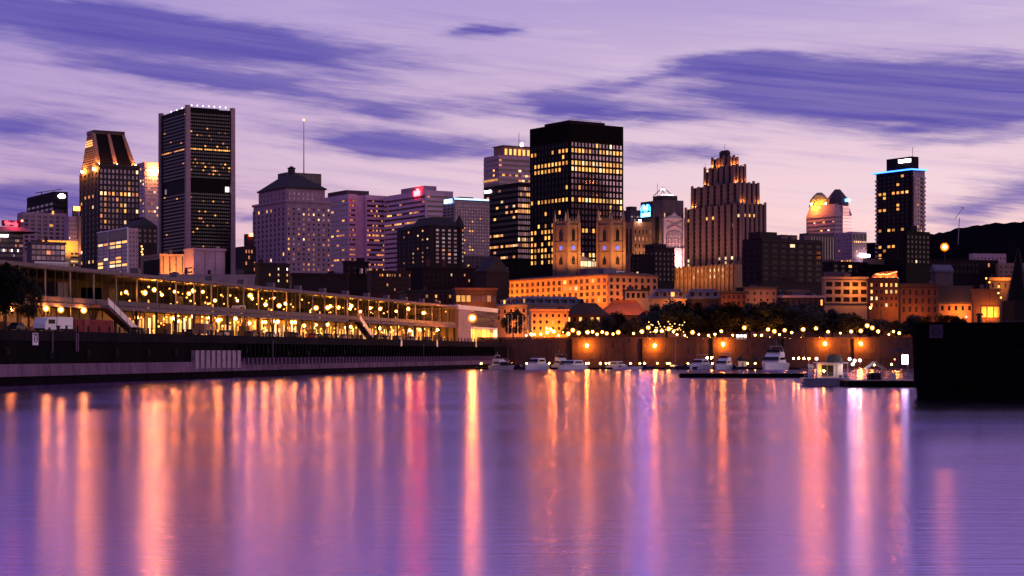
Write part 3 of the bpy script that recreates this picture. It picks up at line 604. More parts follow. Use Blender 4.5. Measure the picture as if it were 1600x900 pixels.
N.part('mast', 'metal_dark', MB().tube((N.a / 2, N.b / 2, N.z(228)), (N.a / 2, N.b / 2, N.z(217)), .12, 4))
for f in (.085, .25):
    N.part('mast', 'metal_dark', MB().tube((N.a * f, N.b * (1 - f), N.z(300 if f < .2 else 262)), (N.a * f, N.b * (1 - f), N.z(285 if f < .2 else 245)), .1, 4))
OR = (1, .32, .04)
for f, py in ((.345, 254), (.25, 283), (.085, 317)):
    xa, xb, ya, yb = N.a * f, N.a * (1 - f), N.b * f, N.b * (1 - f); z = N.z(py) + 1.2; pw = {254: 1500, 283: 1500, 317: 1500}[py]
    pts_ = [(xa - 1.6, yb * .97), (xa + 1.5, ya - 1.8), (xb - 1, ya - 1.8)] + ([(xa - 1.6, ya + (yb - ya) * .5)] if py == 254 else [])
    for (x, y) in pts_: light('floodlight', N.root, (x, y, z), pw, OR, .3)
pod = MB().box(-9, N.a * .3, -4, N.b + 8, 0, N.z(414)); N.part('podium', 'sand', pod)
for i in range(16):
    u = -3 + (N.b + 10) * i / 16; N.part('podium_pier', 'sand', MB().box(-9.8, -8.95, u, u + 1.1, 0, N.z(412)))
    if i < 15:
        for zz in (N.z(421), N.z(431)): N.part('window', 'lit_pale' if rnd.random() < .3 else 'glass_black', MB().box(-9.15, -8.97, u + 1.6, u + 2.6, zz - .9, zz + .9))
for u in (.1, .4, .7, 1.0): light('floodlight', N.root, (-22, N.b * u, N.z(436)), 8000, (1, .42, .09), 1.5, 150, (-9, N.b * u, N.z(418)))
for u in (.15, .5, .85): light('floodlight', N.root, (-24, N.b * u, N.z(405)), 12000, (1, .36, .24), 1.0, 100, (0, N.b * u, N.z(355)))  # wash lights added to warm the shaft, without fixtures
light('floodlight', N.root, (N.a * .5, -24, N.z(405)), 9000, (1, .36, .24), 1.0, 100, (N.a * .5, 0, N.z(355)))  # same added wash for the right face
N.finish(240)

# --- bank tower with the blue M sign
Mb = Tower('blue_sign_bank_tower', 'blocky bank tower with a glowing blue M sign and small glass pyramid', 1001, 1036, 1068, 312, 1320, mats=('stone_dark', 'conc_grey', 'stone'))
Mb.body(2); Mb.part('upper_block', 'stone_dark', MB().box(0, Mb.a * .7, 0, Mb.b * .45, Mb.zt, Mb.z(305)))
Mb.facade('R', 7, 8, 330, 420, fw=.4, fh=.5, d=.3, glass='glass_black', lt=lit(.05), mi=2)
u0, u1 = Mb.sy(1030), Mb.sy(1024); Mb.bx('L', 0, u0, u1, -.3, .05, Mb.z(388), Mb.z(338), 0)
Mb.part('dark_slot', 'glass_black', MB().box(-.5, -.25, u0 + .4, u1 - .4, Mb.z(388), Mb.z(339)))
light('floodlight', Mb.root, (-9, Mb.sy(1033), Mb.z(388)), 15300, (1, .5, .14), .6, 90, (0, Mb.sy(1029), Mb.z(360)))
yl, yr = Mb.sy(1003.5), Mb.sy(1017.5); S1 = yl - yr; zb, zt_ = Mb.z(336), Mb.z(317)                    # letter M above a solid bar
def LQ(poly, nm='letter', mt='sign_blue', x=-1.2, dp=.5):
    n = len(poly); P = [(yl - u * S1, zb + v * (zt_ - zb)) for u, v in poly]
    MB().add([(x, p[0], p[1]) for p in P] + [(x + dp, p[0], p[1]) for p in P], [tuple(range(n - 1, -1, -1)), tuple(range(n, 2 * n))] + [((i + 1) % n, i, n + i, n + (i + 1) % n) for i in range(n)]).build(nm, mt, sgn)
sgn = Mb.part('bank_sign', 'sign_black', MB().box(-.7, -.3, yr - 1, yl + 1, zb - 1, zt_ + 1))
LQ([(0, 0), (1, 0), (1, .33), (0, .33)], 'sign_bar', 'sign_pale_blue')
LQ([(0, .4), (.22, .62), (.22, 1.0), (.16, 1.0), (0, .75)]); LQ([(.22, .62), (.36, .45), (.5, .72), (.36, 1.0), (.22, 1.0)], mt='sign_pale_blue'); LQ([(.5, .72), (.64, .45), (.78, .62), (.78, 1.0), (.64, 1.0)], mt='sign_pale_blue'); LQ([(1, .4), (1, .75), (.84, 1.0), (.78, 1.0), (.78, .62)])
LQ([(.36, .45), (.42, .40), (.58, .40), (.64, .45), (.5, .66)], mt='sign_blue')
px_ = MB(); c0 = (Mb.a * .22, Mb.b * .2); hz_ = Mb.z(305)
for s1, s2 in ((-1, -1), (1, -1), (1, 1), (-1, 1)): px_.tube((c0[0] + 5 * s1, c0[1] + 5 * s2, hz_), (c0[0], c0[1], Mb.z(291)), .28, 4)
py_ = Mb.part('pyramid_frame', 'metal_dark', px_)
MB().frus((c0[0] - 1.6, c0[0] + 1.6, c0[1] - 1.6, c0[1] + 1.6), Mb.z(295.5), (c0[0] - .1, c0[0] + .1, c0[1] - .1, c0[1] + .1), Mb.z(291)).build('lit_tip', 'lit_white', py_); MB().box(c0[0] - 5.2, c0[0] + 5.2, c0[1] - 5.4, c0[1] - 5.0, hz_ - .2, hz_ + .8).build('lit_edge', 'lit_white', py_)
Mb.part('mast', 'metal_dark', MB().tube((2, Mb.b * .35, Mb.z(306)), (2, Mb.b * .35, Mb.z(285)), .14, 4))
Mb.finish()
Ls = Tower('pilaster_bank', 'beige stone bank with tall slot windows right of the twin church towers', 972, 990, 1019, 346, 1180, mats=('sand', 'stone'))
Ls.body(); Ls.facade('L', 3, 1, 356, 395, fw=.5, fh=.95, d=.8, glass='glass_black', vert=True)
Ls.facade('R', 5, 5, 356, 412, fw=.3, fh=.5, d=.3, glass='glass_black', lt=lit(.12, {1: .5}, ('lit_rose', 'lit_dim'))); Ls.finish()
Ls.part('roof_floodlight', 'flood_white', MB().ball(Ls.sx(998), -1.5, Ls.z(345), .9)); light('floodlight', Ls.root, (6, -9, Ls.z(412)), 8840, (1, .6, .3), .6)
L2 = Tower('grey_back_block', 'plain grey block with roof plant between the black block and the bank tower', 972, 985, 1003, 328, 1420, mats=('conc_grey',)); L2.body(); L2.facade('R', 4, 2, 336, 346, fw=.7, fh=.5, lt=lit(.4, pal=('lit_mauve',))); L2.part('roof_box', 'conc_dark', MB().box(2, 8, 3, 9, L2.zt, L2.zt + 3)); L2.finish()
Or = Tower('ornate_facade_building', 'rose-lit ornate white gabled front with a big arched window, left of the deco tower', 1034, 1037, 1070, 340, 1235, 25, mats=('ornate',))
Or.body(); a = Or.a
Or.part('gable', 'ornate', MB().extr([(a * .18, Or.zt), (a * .82, Or.zt), (a * .78, Or.z(337)), (a * .62, Or.z(336)), (a * .5, Or.z(331)), (a * .38, Or.z(336)), (a * .22, Or.z(337))], 'y', -.4, 2))
arch = [(a * .12, Or.z(386)), (a * .88, Or.z(386)), (a * .88, Or.z(368)), (a * .8, Or.z(362.5)), (a * .5, Or.z(360)), (a * .2, Or.z(362.5)), (a * .12, Or.z(368))]
Or.part('arched_window', 'glass_rose_dark', MB().extr(arch, 'y', -.25, .05)) if 'glass_rose_dark' in MATS else (G('glass_rose_dark', (.22, .16, .18), .4), Or.part('arched_window', 'glass_rose_dark', MB().extr(arch, 'y', -.25, .05)))
mu = MB()
for i in range(1, 5): mu.box(a * (.12 + .152 * i) - .2, a * (.12 + .152 * i) + .2, -.5, -.2, Or.z(386), Or.z(363))
for py in (380, 374, 368): mu.box(a * .12, a * .88, -.46, -.2, Or.z(py) - .15, Or.z(py) + .15)
Or.part('mullions', 'ornate', mu)
for i in range(2):
    ua, ub = (a * .16, a * .80) if i else (a * .80, a * .16); za, zc = Or.z(357.5), Or.z(346)
    Or.part('cross_brace', 'conc_mauve', MB().add([(ua, -.35 - .1 * i, za), (ua + 1.2, -.35 - .1 * i, za), (ub + 1.2, -.35 - .1 * i, zc), (ub, -.35 - .1 * i, zc), (ua, .05, za), (ua + 1.2, .05, za), (ub + 1.2, .05, zc), (ub, .05, zc)], [(0, 1, 2, 3), (7, 6, 5, 4), (0, 4, 5, 1), (1, 5, 6, 2), (2, 6, 7, 3), (3, 7, 4, 0)]))
Or.part('balustrade', 'ornate', MB().box(a * .02, a * .98, -.9, .05, Or.z(393), Or.z(387))); Or.part('cornice', 'ornate', MB().box(-.4, a + .4, -.7, .05, Or.z(343), Or.z(340)))
light('floodlight', Or.root, (a * .5, -8, Or.z(420)), 57800, (1, .40, .38), .7, 100, (a * .5, 0, Or.z(385))); light('floodlight', Or.root, (a * .75, -7, Or.z(416)), 10200, (1, .55, .5), .7)
Or.part('flagpole', 'pole_black', MB().tube((Or.sx(1053), -11, Or.z(430)), (Or.sx(1053), -11, Or.z(341)), .28, 5)); Or.finish()
Bk = Tower('brick_corner_block', 'dark brick block with a parapet below the ornate lit front', 1008, 1022, 1054, 386, 1000, mats=('brick_dark',)); Bk.body(); Bk.facade('R', 5, 6, 392, 440, fw=.4, fh=.5, lt=lit(.06)); Bk.facade('L', 2, 6, 392, 440, fw=.3, fh=.5); Bk.part('parapet', 'brick_dark', MB().box(-.5, Bk.a * .55, -.5, Bk.b, Bk.zt, Bk.z(381))); Bk.finish()
Bl = Tower('dark_low_annex', 'low dark annex between the church and the dark brick block', 986, 1000, 1024, 397, 960, mats=('charcoal',)); Bl.body(); Bl.facade('L', 2, 4, 400, 430, fw=.5, fh=.5, glass='glass_black', lt=lit(.08)); Bl.finish()

# --- twin-peaked hotel
O = Tower('twin_peak_hotel', 'hotel tower with twin pointed domes, one floodlit orange, right of the deco tower', 1260, 1304, 1331, 334, 1500, mats=('conc_mauve', 'bronze'))
O.body()
O.facade('L', 12, 6, 336, 375, fw=.85, fh=.4, d=.3, glass='glass_brown', lt=lit(.06, {1: .45, 3: .2}), band=True)
O.facade('R', 3, 6, 336, 375, s0=0, s1=O.a * .38, fw=.6, fh=.5, d=.3, glass='glass_black', lt=lit(.15))
up = MB().frus((0, O.a, 0, O.b), O.zt, (1, O.a - 3.5, 1, O.b - 4), O.z(318)); O.part('upper_wall', 'conc_mauve', up)
for j in range(9):
    z = O.z(321 + 5 * j); O.part('rose_panel', 'glass_rose', MB().box(O.a * .45, O.a * (.82 if j < 3 else .98), -.6, .02 if j > 1 else 1.2, z - 2.3, z))
for px, py0, rr, mt, r0 in ((1280.5, 296, 9.0, 'copper', 1), (1308.5, 294, 9.4, 'conc_grey', 0)):
    cxx = 10; k_ = (px - 800) / F; cyy = (O.cx + cxx * O.c - k_ * O.Y - cxx * k_ * O.s_) / (O.s_ + k_ * O.c)
    d_ = MB().cyl(cxx, cyy, O.z(319), O.z(308), rr * .98, rr * .86, 10).cyl(cxx, cyy, O.z(308), O.z(301), rr * .86, rr * .56, 10).cyl(cxx, cyy, O.z(301), O.z(py0), rr * .56, rr * .24, 10)
    O.part('peaked_dome', mt, d_)
    if r0:
        for dx, dy in ((-14, -6), (-5, -14)): light('floodlight', O.root, (cxx + dx, cyy + dy, O.z(317)), 7500, (1, .26, .02), .5); O.part('floodlight_housing', 'lamp_orange', MB().ball(cxx + dx, cyy + dy, O.z(316), .6))
    else: O.part('name_sign', 'sign_pale_blue', MB().box(cxx + .5, cxx + 6, cyy - rr * .98, cyy - rr * .93, O.z(314), O.z(310)))
O.finish()
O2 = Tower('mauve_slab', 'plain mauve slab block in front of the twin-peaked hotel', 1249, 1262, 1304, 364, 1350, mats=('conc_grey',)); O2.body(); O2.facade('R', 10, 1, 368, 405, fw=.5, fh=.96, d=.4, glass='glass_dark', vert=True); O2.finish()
O3 = Tower('hotel_base_wing', 'pale hotel wing with white roof sign right of the twin-peaked hotel', 1305, 1331, 1354, 362, 1400, mats=('conc_mauve',)); O3.body()
O3.facade('R', 4, 1, 365, 374, fw=.75, fh=.9, d=.3, glass='glass_black'); O3.facade('R', 8, 6, 375, 405, fw=.6, fh=.5, d=.3, glass='glass_brown', lt=lit(.15, {0: .75})); O3.facade('L', 6, 8, 366, 410, fw=.6, fh=.5, d=.3, glass='glass_mauve', lt=lit(.1, {7: .7}))
O3.part('roof_sign', 'sign_white', MB().box(O3.a * .35, O3.a * 1.05, -3, -2.5, O3.z(401), O3.z(397))); O3.finish()

# --- condominium tower with blue rim
P = Tower('blue_rim_condo_tower', 'dark condominium tower with a blue-lit rim and white roof sign, far right', 1369, 1424, 1444, 266, 1000, mats=('charcoal', 'conc_pale'))
P.wall.box(0, P.a, 0, P.b, 0, P.zt); P.wall.box(P.a * .12, P.a + .25, -.25, .05, 0, P.zt, 1)
P.facade('L', 7, 24, 270, 425, s0=1.5, s1=P.b - 1.5, fw=.62, fh=.62, d=.3, glass='glass_black', lt=lit(.06, {0: .3, 3: 0.0, 4: .75, 8: .7, 13: .25, 17: .5, 18: .3}, pal=('lit_warm', 'lit_gold')))
P.facade('R', 5, 22, 275, 425, s0=P.a * .15, s1=P.a * .8, fw=.55, fh=.6, d=.3, glass='glass_dark', lt=lit(.07, pal=('lit_warm', 'lit_rose')), plane=-.25, mi=1)
P.part('rim_slab', 'metal_dark', MB().box(-1.6, P.a + 1, -1.8, P.b + 1.6, P.zt, P.zt + .7))
P.part('rim_light', 'strip_blue', MB().box(-1.95, -1.6, -2.1, P.b + 1.2, P.zt, P.zt + .75)); P.part('rim_light', 'strip_blue', MB().box(-1.6, P.a + .8, -2.15, -1.8, P.zt, P.zt + .75))
ph = P.part('penthouse', 'charcoal', MB().box(P.a * .05, P.a * .62, P.b * .02, P.b * .72, P.zt + .7, P.z(244)))
MB().box(P.a * .05 - .5, P.a * .05 - .1, P.b * .03, P.b * .36, P.z(252.5), P.z(247.5)).build('name_sign', 'sign_white', ph)
P.part('mast', 'metal_dark', MB().tube((P.a * .3, 2, P.z(246)), (P.a * .3, 2, P.z(229)), .12, 4))
bal = MB().box(-1.3, .05, -.9, .9, -.12, .12).box(-1.3, -1.2, -.9, .9, .12, 1.0).mesh('balcony', 'conc_mauve'); bal2 = MB().box(-1, 1, -1.3, .05, -.12, .12).box(-1, 1, -1.3, -1.2, .12, 1.0).mesh('balcony', 'conc_mauve')
for j in range(22):
    z = P.z(279) - j * (P.z(279) - P.z(425)) / 22
    link('balcony', bal, P.root, (0, P.b - 1.4, z)); link('balcony', bal2, P.root, (P.a - 1.2, -.2, z)); link('balcony', bal2, P.root, (1.6, -.2, z))
P.finish(290)

# --- generic mid-ground builder
def block(name, label, pl, pc, pr, py, Y, wall, Rr=None, Ll=None, th=31, extra=None, cap=120, cat='building', roof=None):
    t = Tower(name, label, pl, pc, pr, py, Y, th, mats=(wall,), cat=cat); t.body()
    if Rr: t.facade('R', **Rr)
    if Ll: t.facade('L', **Ll)
    if roof: t.part('roof', roof, MB().box(-.5, t.a + .5, -.5, t.b + .5, t.zt, t.zt + .8))
    if extra: extra(t)
    if Y < 900 and not roof:
        q = MB(); t.bx('R', 0, -.4, t.a + .3, -.42, .05, t.zt - .5, t.zt + .45, 0, q); t.bx('L', 0, .06, t.b, -.40, .05, t.zt - .5, t.zt + .42, 0, q); t.part('parapet', wall, q)
    if Y < 900 and t.a > 8:
        for _ in range(rnd.choice((1, 2, 3))):
            u, v_ = t.a * rnd.uniform(.1, .85), min(t.b * .5, rnd.uniform(2, 6)); w_ = rnd.choice((.5, .6, 1.4)); t.part('chimney' if w_ < 1 else 'roof_hatch', rnd.choice((wall, 'brick', 'conc_grey')), MB().box(u, u + w_ * 2, v_, v_ + w_ * 2, t.zt - .1, t.zt + rnd.uniform(1.2, 2.6)))
    if Y < 830 and t.a > 10: t.part('downpipe', 'metal_dark', MB().tube((t.a * .98, -.35, 0), (t.a * .98, -.35, t.zt), .09, 5))
    t.finish(cap); return t
def D_(c, r, y0, y1, fw=.45, fh=.55, d=.25, glass='glass_black', lt=None, **k): return dict(c=c, r=r, y0=y0, y1=y1, fw=fw, fh=fh, d=d, glass=glass, lt=lt, **k)
def gable(t, mat, py, axis='x', over=.5):
    z1 = t.z(py)
    if axis == 'x': m = MB().add([(-over, -over, t.zt), (t.a + over, -over, t.zt), (t.a + over, t.b + over, t.zt), (-over, t.b + over, t.zt), (-over, t.b / 2, z1), (t.a + over, t.b / 2, z1)], [(0, 3, 2, 1), (0, 1, 5, 4), (2, 3, 4, 5), (0, 4, 3), (1, 2, 5)])
    else: m = MB().add([(-over, -over, t.zt), (t.a + over, -over, t.zt), (t.a + over, t.b + over, t.zt), (-over, t.b + over, t.zt), (t.a / 2, -over, z1), (t.a / 2, t.b + over, z1)], [(0, 3, 2, 1), (1, 2, 5, 4), (3, 0, 4, 5), (0, 1, 4), (2, 3, 5)])
    return t.part('gable_roof', mat, m)
def mansard(t, mat, py, ins=3.0, dorm=0, face='R', litp=.2):
    z1 = t.z(py); o = t.part('mansard_roof', mat, MB().box(-.6, t.a + .6, -.6, t.b + .6, t.zt, t.zt + .4).frus((-.4, t.a + .4, -.4, t.b + .4), t.zt + .4, (ins, t.a - ins, ins, t.b - ins), z1))
    h = z1 - t.zt
    for fc, n in ((face, dorm),) if isinstance(dorm, int) else dorm:
        L = t.a if fc == 'R' else t.b
        for i in range(n):
            u = L * (i + .7) / (n + .4); w = min(1.0, L / n * .28); g = MB(); p = MB()
            if fc == 'R': g.box(u - w, u + w, .2, ins, t.zt + .6, t.zt + h * .72); p.box(u - w * .7, u + w * .7, .08, .21, t.zt + .9, t.zt + h * .66)
            else: g.box(.2, ins, u - w, u + w, t.zt + .6, t.zt + h * .72); p.box(.08, .21, u - w * .7, u + w * .7, t.zt + .9, t.zt + h * .66)
            g = g.build('dormer', mat, o); p.build('window', 'lit_gold' if rnd.random() < litp else 'glass_black', g) if False else p.build('dormer_window', 'lit_gold' if rnd.random() < litp else 'glass_black', o)
    return o
# far left cluster
block('dark_plant_tower', 'black tower with a bright white round sign and rooftop boom, far left', 42, 84, 106, 299, 1750, 'charcoal', D_(5, 4, 304, 345, fw=.6, fh=.5), D_(6, 4, 314, 345, fw=.7, fh=.5, glass='glass_dark'),
      extra=lambda t: (t.part('round_sign', 'sign_white', MB().extr([(t.a * .55 + 3.6 * math.cos(k * math.pi / 6), t.z(306) + 2.2 * math.sin(k * math.pi / 6)) for k in range(12)], 'y', -1, -.4)),
                       t.part('roof_boom', 'metal_dark', MB().tube((4, t.b * .6, t.zt), (4, t.b * .6, t.z(293.5)), .5, 4).tube((2, t.b * .75, t.z(293.5)), (8, 2, t.z(294.8)), .45, 4))))
block('mauve_ribbed_slab', 'long mauve ribbed slab block below the black tower, far left', 27, 36, 104, 331, 1500, 'conc_mauve', D_(7, 9, 335, 392, fw=.62, fh=.6, d=.8, glass='glass_brown', vert=True, lt=lit(.05, {7: .12}, ('lit_pale', 'lit_gold'))), D_(3, 9, 335, 392, glass='glass_black'),
      extra=lambda t: (t.part('roof_box', 'conc_grey', MB().box(t.a * .7, t.a * .95, 2, 8, t.zt, t.zt + 3)), t.part('roof_lamp', 'lit_gold', MB().box(t.a * .66, t.a * .70, -1, -.3, t.zt - 1, t.zt + 1.6))), cap=150)
def redsign(t):
    pts_ = []; n = 46
    for i in range(n + 1): f = i / n; pts_.append((t.sx(7) + (t.sx(27) - t.sx(7)) * f, -.6, t.z(347.3 + 1.6 * f) + 1.5 * math.sin(f * 38) * (.7 + .5 * math.sin(f * 9))))
    nb = MB()
    for p, q in zip(pts_, pts_[1:]): nb.tube(p, q, .32, 4)
    s_ = t.part('sign_board', 'sign_black', MB().box(t.sx(3), t.sx(33), -.3, 1, t.z(352), t.z(343))); nb.build('neon_script', 'neon_red', s_)
    t.part('sloped_roof', 'shed_paint', MB().frus((-9, t.a + 9, -9, t.b + 6), t.z(361), (0, t.a, 0, t.b), t.z(353)))
    t.part('red_lamp', 'lamp_red', MB().ball(t.sx(34), -.8, t.z(343), .7)); light('neon_glow', t.root, (t.sx(18), -5, t.z(346)), 5200, (1, .05, .09), 1)
    t.part('entrance_light', 'lit_white', MB().box(t.sx(-4), t.sx(11), -3, -2, t.z(370), t.z(366)))
block('red_sign_pavilion', 'low round-shouldered building with red neon script sign, at the left edge', -30, -22, 36, 353, 1250, 'conc_grey', D_(18, 5, 363, 402, fw=.75, fh=.5, glass='glass_dark', lt=lit(.18, {2: .35, 3: .4}, ('lit_mauve', 'lit_rose', 'lit_white'))), extra=redsign)
block('red_beacon_block', 'narrow mauve block with a red rooftop sign and glowing amber edge', 100, 107, 125, 338, 1450, 'conc_mauve', D_(5, 8, 342, 395, glass='glass_brown', lt=lit(.15)),
      extra=lambda t: (t.part('red_sign', 'fire', MB().box(t.a * .4, t.a * .98, -1, -.4, t.z(329), t.z(322))), t.part('sign_post', 'conc_grey', MB().box(t.a * .45, t.a * .9, 0, 4, t.zt, t.z(322))), t.part('lit_edge_fin', 'tan', MB().box(t.a * .8, t.a * 1.02, -2, -.3, 0, t.z(337))), light('floodlight', t.root, (t.a * .9, -9, t.z(405)), 23800, (1, .42, .18), .6, 80, (t.a * .9, 0, t.z(370)))))
block('amber_lit_block', 'low amber floodlit building with blank upper wall, far left', 64, 66, 122, 375, 1150, 'gold_panel', D_(8, 5, 392, 422, s0=18, fw=.8, fh=.5, glass='glass_black', band=True, lt=lit(.2, {2: .9, 4: .9}, ('lit_gold', 'lit_pale'))),
      extra=lambda t: [light('floodlight', t.root, (t.a * f, -10, t.z(392)), 12750, (1, .42, .06), .6, 110, (t.a * f, 0, t.z(380))) for f in (.15, .4, .65, .9)])
def terrace(t):
    g_ = t.part('glazed_terrace', 'glass_mauve', MB().box(t.a * .02, t.a * .98, -4, -.2, t.z(424), t.z(412)))
    for i in range(26): u = t.a * (.02 + .96 * i / 25); MB().box(u - .1, u + .1, -4.2, -3.95, t.z(424.5), t.z(411)).build('mullion', 'white_paint', g_)
    MB().box(0, t.a, -4.4, -3.9, t.z(411.5), t.z(409)).build('top_rail', 'white_paint', g_)
block('glazed_terrace_building', 'low building with glass upper storey and white glazed terrace rail, left', 42, 49, 102, 379, 720, 'conc_grey', D_(7, 3, 381, 407, fw=.85, fh=.7, glass='glass_mauve', lt=lit(.12, {1: .4}, ('lit_rose', 'lit_mauve'))), extra=terrace)
block('framed_glass_building', 'boxy building with pale frame and black glass top, beneath the left towers', 153, 201, 216, 356, 900, 'conc_mauve', D_(3, 9, 360, 425, glass='glass_brown'), D_(5, 9, 374, 428, s0=1, fw=.85, fh=.62, glass='glass_dark', lt=lit(.12, {0: 1.0, 4: .25, 5: .4, 6: .4, 7: .3, 8: .8}, ('lit_gold', 'lit_warm', 'lit_pale'))),
      extra=lambda t: (t.part('black_glass_band', 'glass_black', MB().box(-.35, .02, .6, t.b - .6, t.z(372), t.z(358))), t.part('frame_edge', 'white_paint', MB().box(-.7, -.2, -.3, .4, 0, t.zt + .3).box(-.7, -.2, .4, t.b, t.zt - .2, t.zt + .3).box(-.7, -.2, t.b * .62, t.b * .62 + .25, t.z(425), t.zt - .2))))
block('round_topped_block', 'dark block with rounded stepped top behind the framed glass building', 187, 215, 246, 352, 1250, 'stone_dark', D_(4, 3, 356, 380, glass='glass_brown', lt=lit(.1)), D_(4, 4, 358, 380),
      extra=lambda t: t.part('domed_top', 'roof_dark', MB().frus((0, t.a, 0, t.b), t.zt, (4, t.a - 4, 5, t.b - 5), t.z(343)).frus((4, t.a - 4, 5, t.b - 5), t.z(343), (8, t.a - 8, 9, t.b - 9), t.z(338))))
block('lit_stair_block', 'slim block with a column of bulbs beside the framed glass building', 216, 219, 240, 380, 1000, 'brick_dark', extra=lambda t: [t.part('bulb', 'lamp_tiny', MB().ball(.6 + (.5 if k % 2 else 0), -.6, t.z(385 + 4.2 * k), .45, 0, 6, 4)) for k in range(11)])
block('hazy_back_tower', 'violet glass tower glimpsed between the sloping crown and the black tower', 214, 226, 262, 253, 2000, 'conc_mauve', D_(8, 14, 260, 345, fw=.7, fh=.5, glass='glass_blue', lt=lit(.16, {5: .4}, ('lit_rose', 'lit_warm', 'lit_pale'))), D_(3, 14, 260, 345, glass='glass_blue', lt=lit(.2)),
      extra=lambda t: (t.part('floodlight_housing', 'lamp_warm', MB().ball(t.sx(238), -2, t.z(267), 1.4)), t.part('floodlight_housing', 'lamp_warm', MB().ball(t.sx(244), -2, t.z(267), 1.4)), light('floodlight', t.root, (t.sx(240), -5, t.z(268)), 15300, (1, .6, .3), .5)), cap=130)
# low blocks in front of the black tower
block('half_lit_low_block', 'low block with amber-lit end wall at the foot of the black tower', 220, 250, 290, 398, 820, 'tan', D_(4, 1, 399, 428, fw=.22, fh=.92, d=.15, glass='glass_brown', vert=True), D_(2, 3, 400, 428), extra=lambda t: (t.part('dark_corner', 'charcoal', MB().box(-.5, .1, -.2, t.b * .8, 0, t.z(405))), light('floodlight', t.root, (t.a * .3, -9, t.z(428)), 16150, (1, .36, .08), .6), light('floodlight', t.root, (t.a * .75, -9, t.z(428)), 12750, (1, .36, .08), .6)))
block('blank_mauve_box', 'large windowless mauve box before the black tower', 288, 303, 352, 389, 760, 'conc_mauve', None, D_(1, 2, 415, 428, fw=.8, fh=.4), extra=lambda t: ([t.part('wall_joint', 'conc_grey', MB().box(t.a * f - .08, t.a * f + .08, -.06, .02, 0, t.zt)) for f in (.35, .68)], light('floodlight', t.root, (-8, t.b * .5, t.z(428)), 11900, (1, .34, .06), .6)))
block('long_white_shed', 'long low pale shed roofline before the blank mauve box', 250, 252, 398, 430, 690, 'conc_pale', th=8)
block('lit_brick_step', 'dark stepped block with a red beacon beside the black tower', 368, 378, 400, 385, 1200, 'brick_dark', D_(5, 4, 388, 425, lt=lit(.2, {0: .8}, ('lit_rose',))), extra=lambda t: (t.part('chimney_block', 'brick_dark', MB().box(t.a * .4, t.a * .9, 1, 6, t.zt, t.z(365))), t.part('red_beacon', 'lamp_red', MB().box(t.a * .5, t.a * .75, -.6, 0, t.z(369), t.z(364)))))
# dark low blocks behind the shed
LT = lit(.10, pal=('lit_pale', 'lit_gold'))
block('dark_walkup_block', 'dark low block with a vertical row of lit windows behind the shed', 398, 404, 452, 412, 760, 'brick_dark', D_(7, 4, 415, 452, fw=.28, fh=.4, lt=lit(.06, cells={(4, 0): 'lit_pale', (4, 1): 'lit_pale', (4, 2): 'lit_pale', (6, 0): 'lit_white', (6, 1): 'lit_gold', (6, 2): 'lit_gold', (2, 1): 'lit_gold'})))
block('dark_low_range', 'long low dark range with hardly a lit window behind the shed', 452, 456, 545, 428, 780, 'brick_dark', D_(14, 2, 433, 455, fw=.35, fh=.45, lt=lit(.03)), th=12)
block('water_tank_block', 'dark flat block with two pale roof tanks', 536, 541, 576, 409, 840, 'charcoal', D_(4, 2, 415, 430, lt=lit(.05)), extra=lambda t: [t.part('roof_tank', 'glass_blue', MB().cyl(t.a * f, -1.2, t.z(427), t.z(419), .9, .9, 8)) for f in (.6, .85)])
block('lit_parapet_block', 'dark block with a glowing strip of windows under its parapet', 574, 580, 642, 424, 800, 'brick_dark', D_(16, 4, 426, 456, fw=.5, fh=.5, lt=lit(.03, {0: .5}, ('lit_warm', 'lit_rose', 'lit_dim'))), th=15)
block('dark_terraced_block', 'unlit dark block below the turreted hotel', 632, 660, 770, 418, 880, 'charcoal', D_(16, 3, 424, 450, fw=.3, fh=.45, lt=lit(.05, {0: .12})), extra=lambda t: [t.part('chimney', 'brick', MB().box(t.a * f, t.a * f + 1.4, 1, 2.4, t.zt, t.zt + 4)) for f in (.08, .3)])
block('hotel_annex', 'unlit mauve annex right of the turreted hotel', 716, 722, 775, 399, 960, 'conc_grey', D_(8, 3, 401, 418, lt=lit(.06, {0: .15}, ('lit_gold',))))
bg = block('gabled_dark_hall', 'dark steep-roofed hall with tiny lit dormers left of the amber warehouse', 742, 760, 795, 424, 830, 'brick_dark'); gable(bg, 'roof_dark', 401, 'y')
for k in range(4): bg.part('dormer_window', 'lit_pale', MB().box(bg.a + .2 - k * .9, bg.a + .5 - k * .9, 2 + 3 * k, 3 + 3 * k, bg.zt + .8 + 1.1 * k, bg.zt + 1.9 + 1.1 * k))
block('red_brick_row', 'red brick row with a few lit windows behind the end of the shed', 622, 634, 714, 456, 720, 'brick', D_(11, 2, 459, 474, fw=.4, fh=.6, lt=lit(.1, {0: .3}, ('lit_rose', 'lit_dim', 'lit_warm'))), th=10, roof='roof_dark')
block('lit_corner_brick_house', 'orange-brown brick house with one bright corner window above the shed end', 708, 712, 776, 453, 700, 'brick', D_(8, 1, 461, 472, fw=.75, fh=.9, glass='glass_brown', lt=lit(0, cells={(0, 0): 'lit_gold', (1, 0): 'lit_gold', (2, 0): 'lit_warm', (6, 0): 'lit_dim'})), th=8, roof='roof_red', extra=lambda t: light('street_glow', t.root, (t.a * .5, -7, t.z(480)), 7650, (1, 0.32, 0.072), .6))

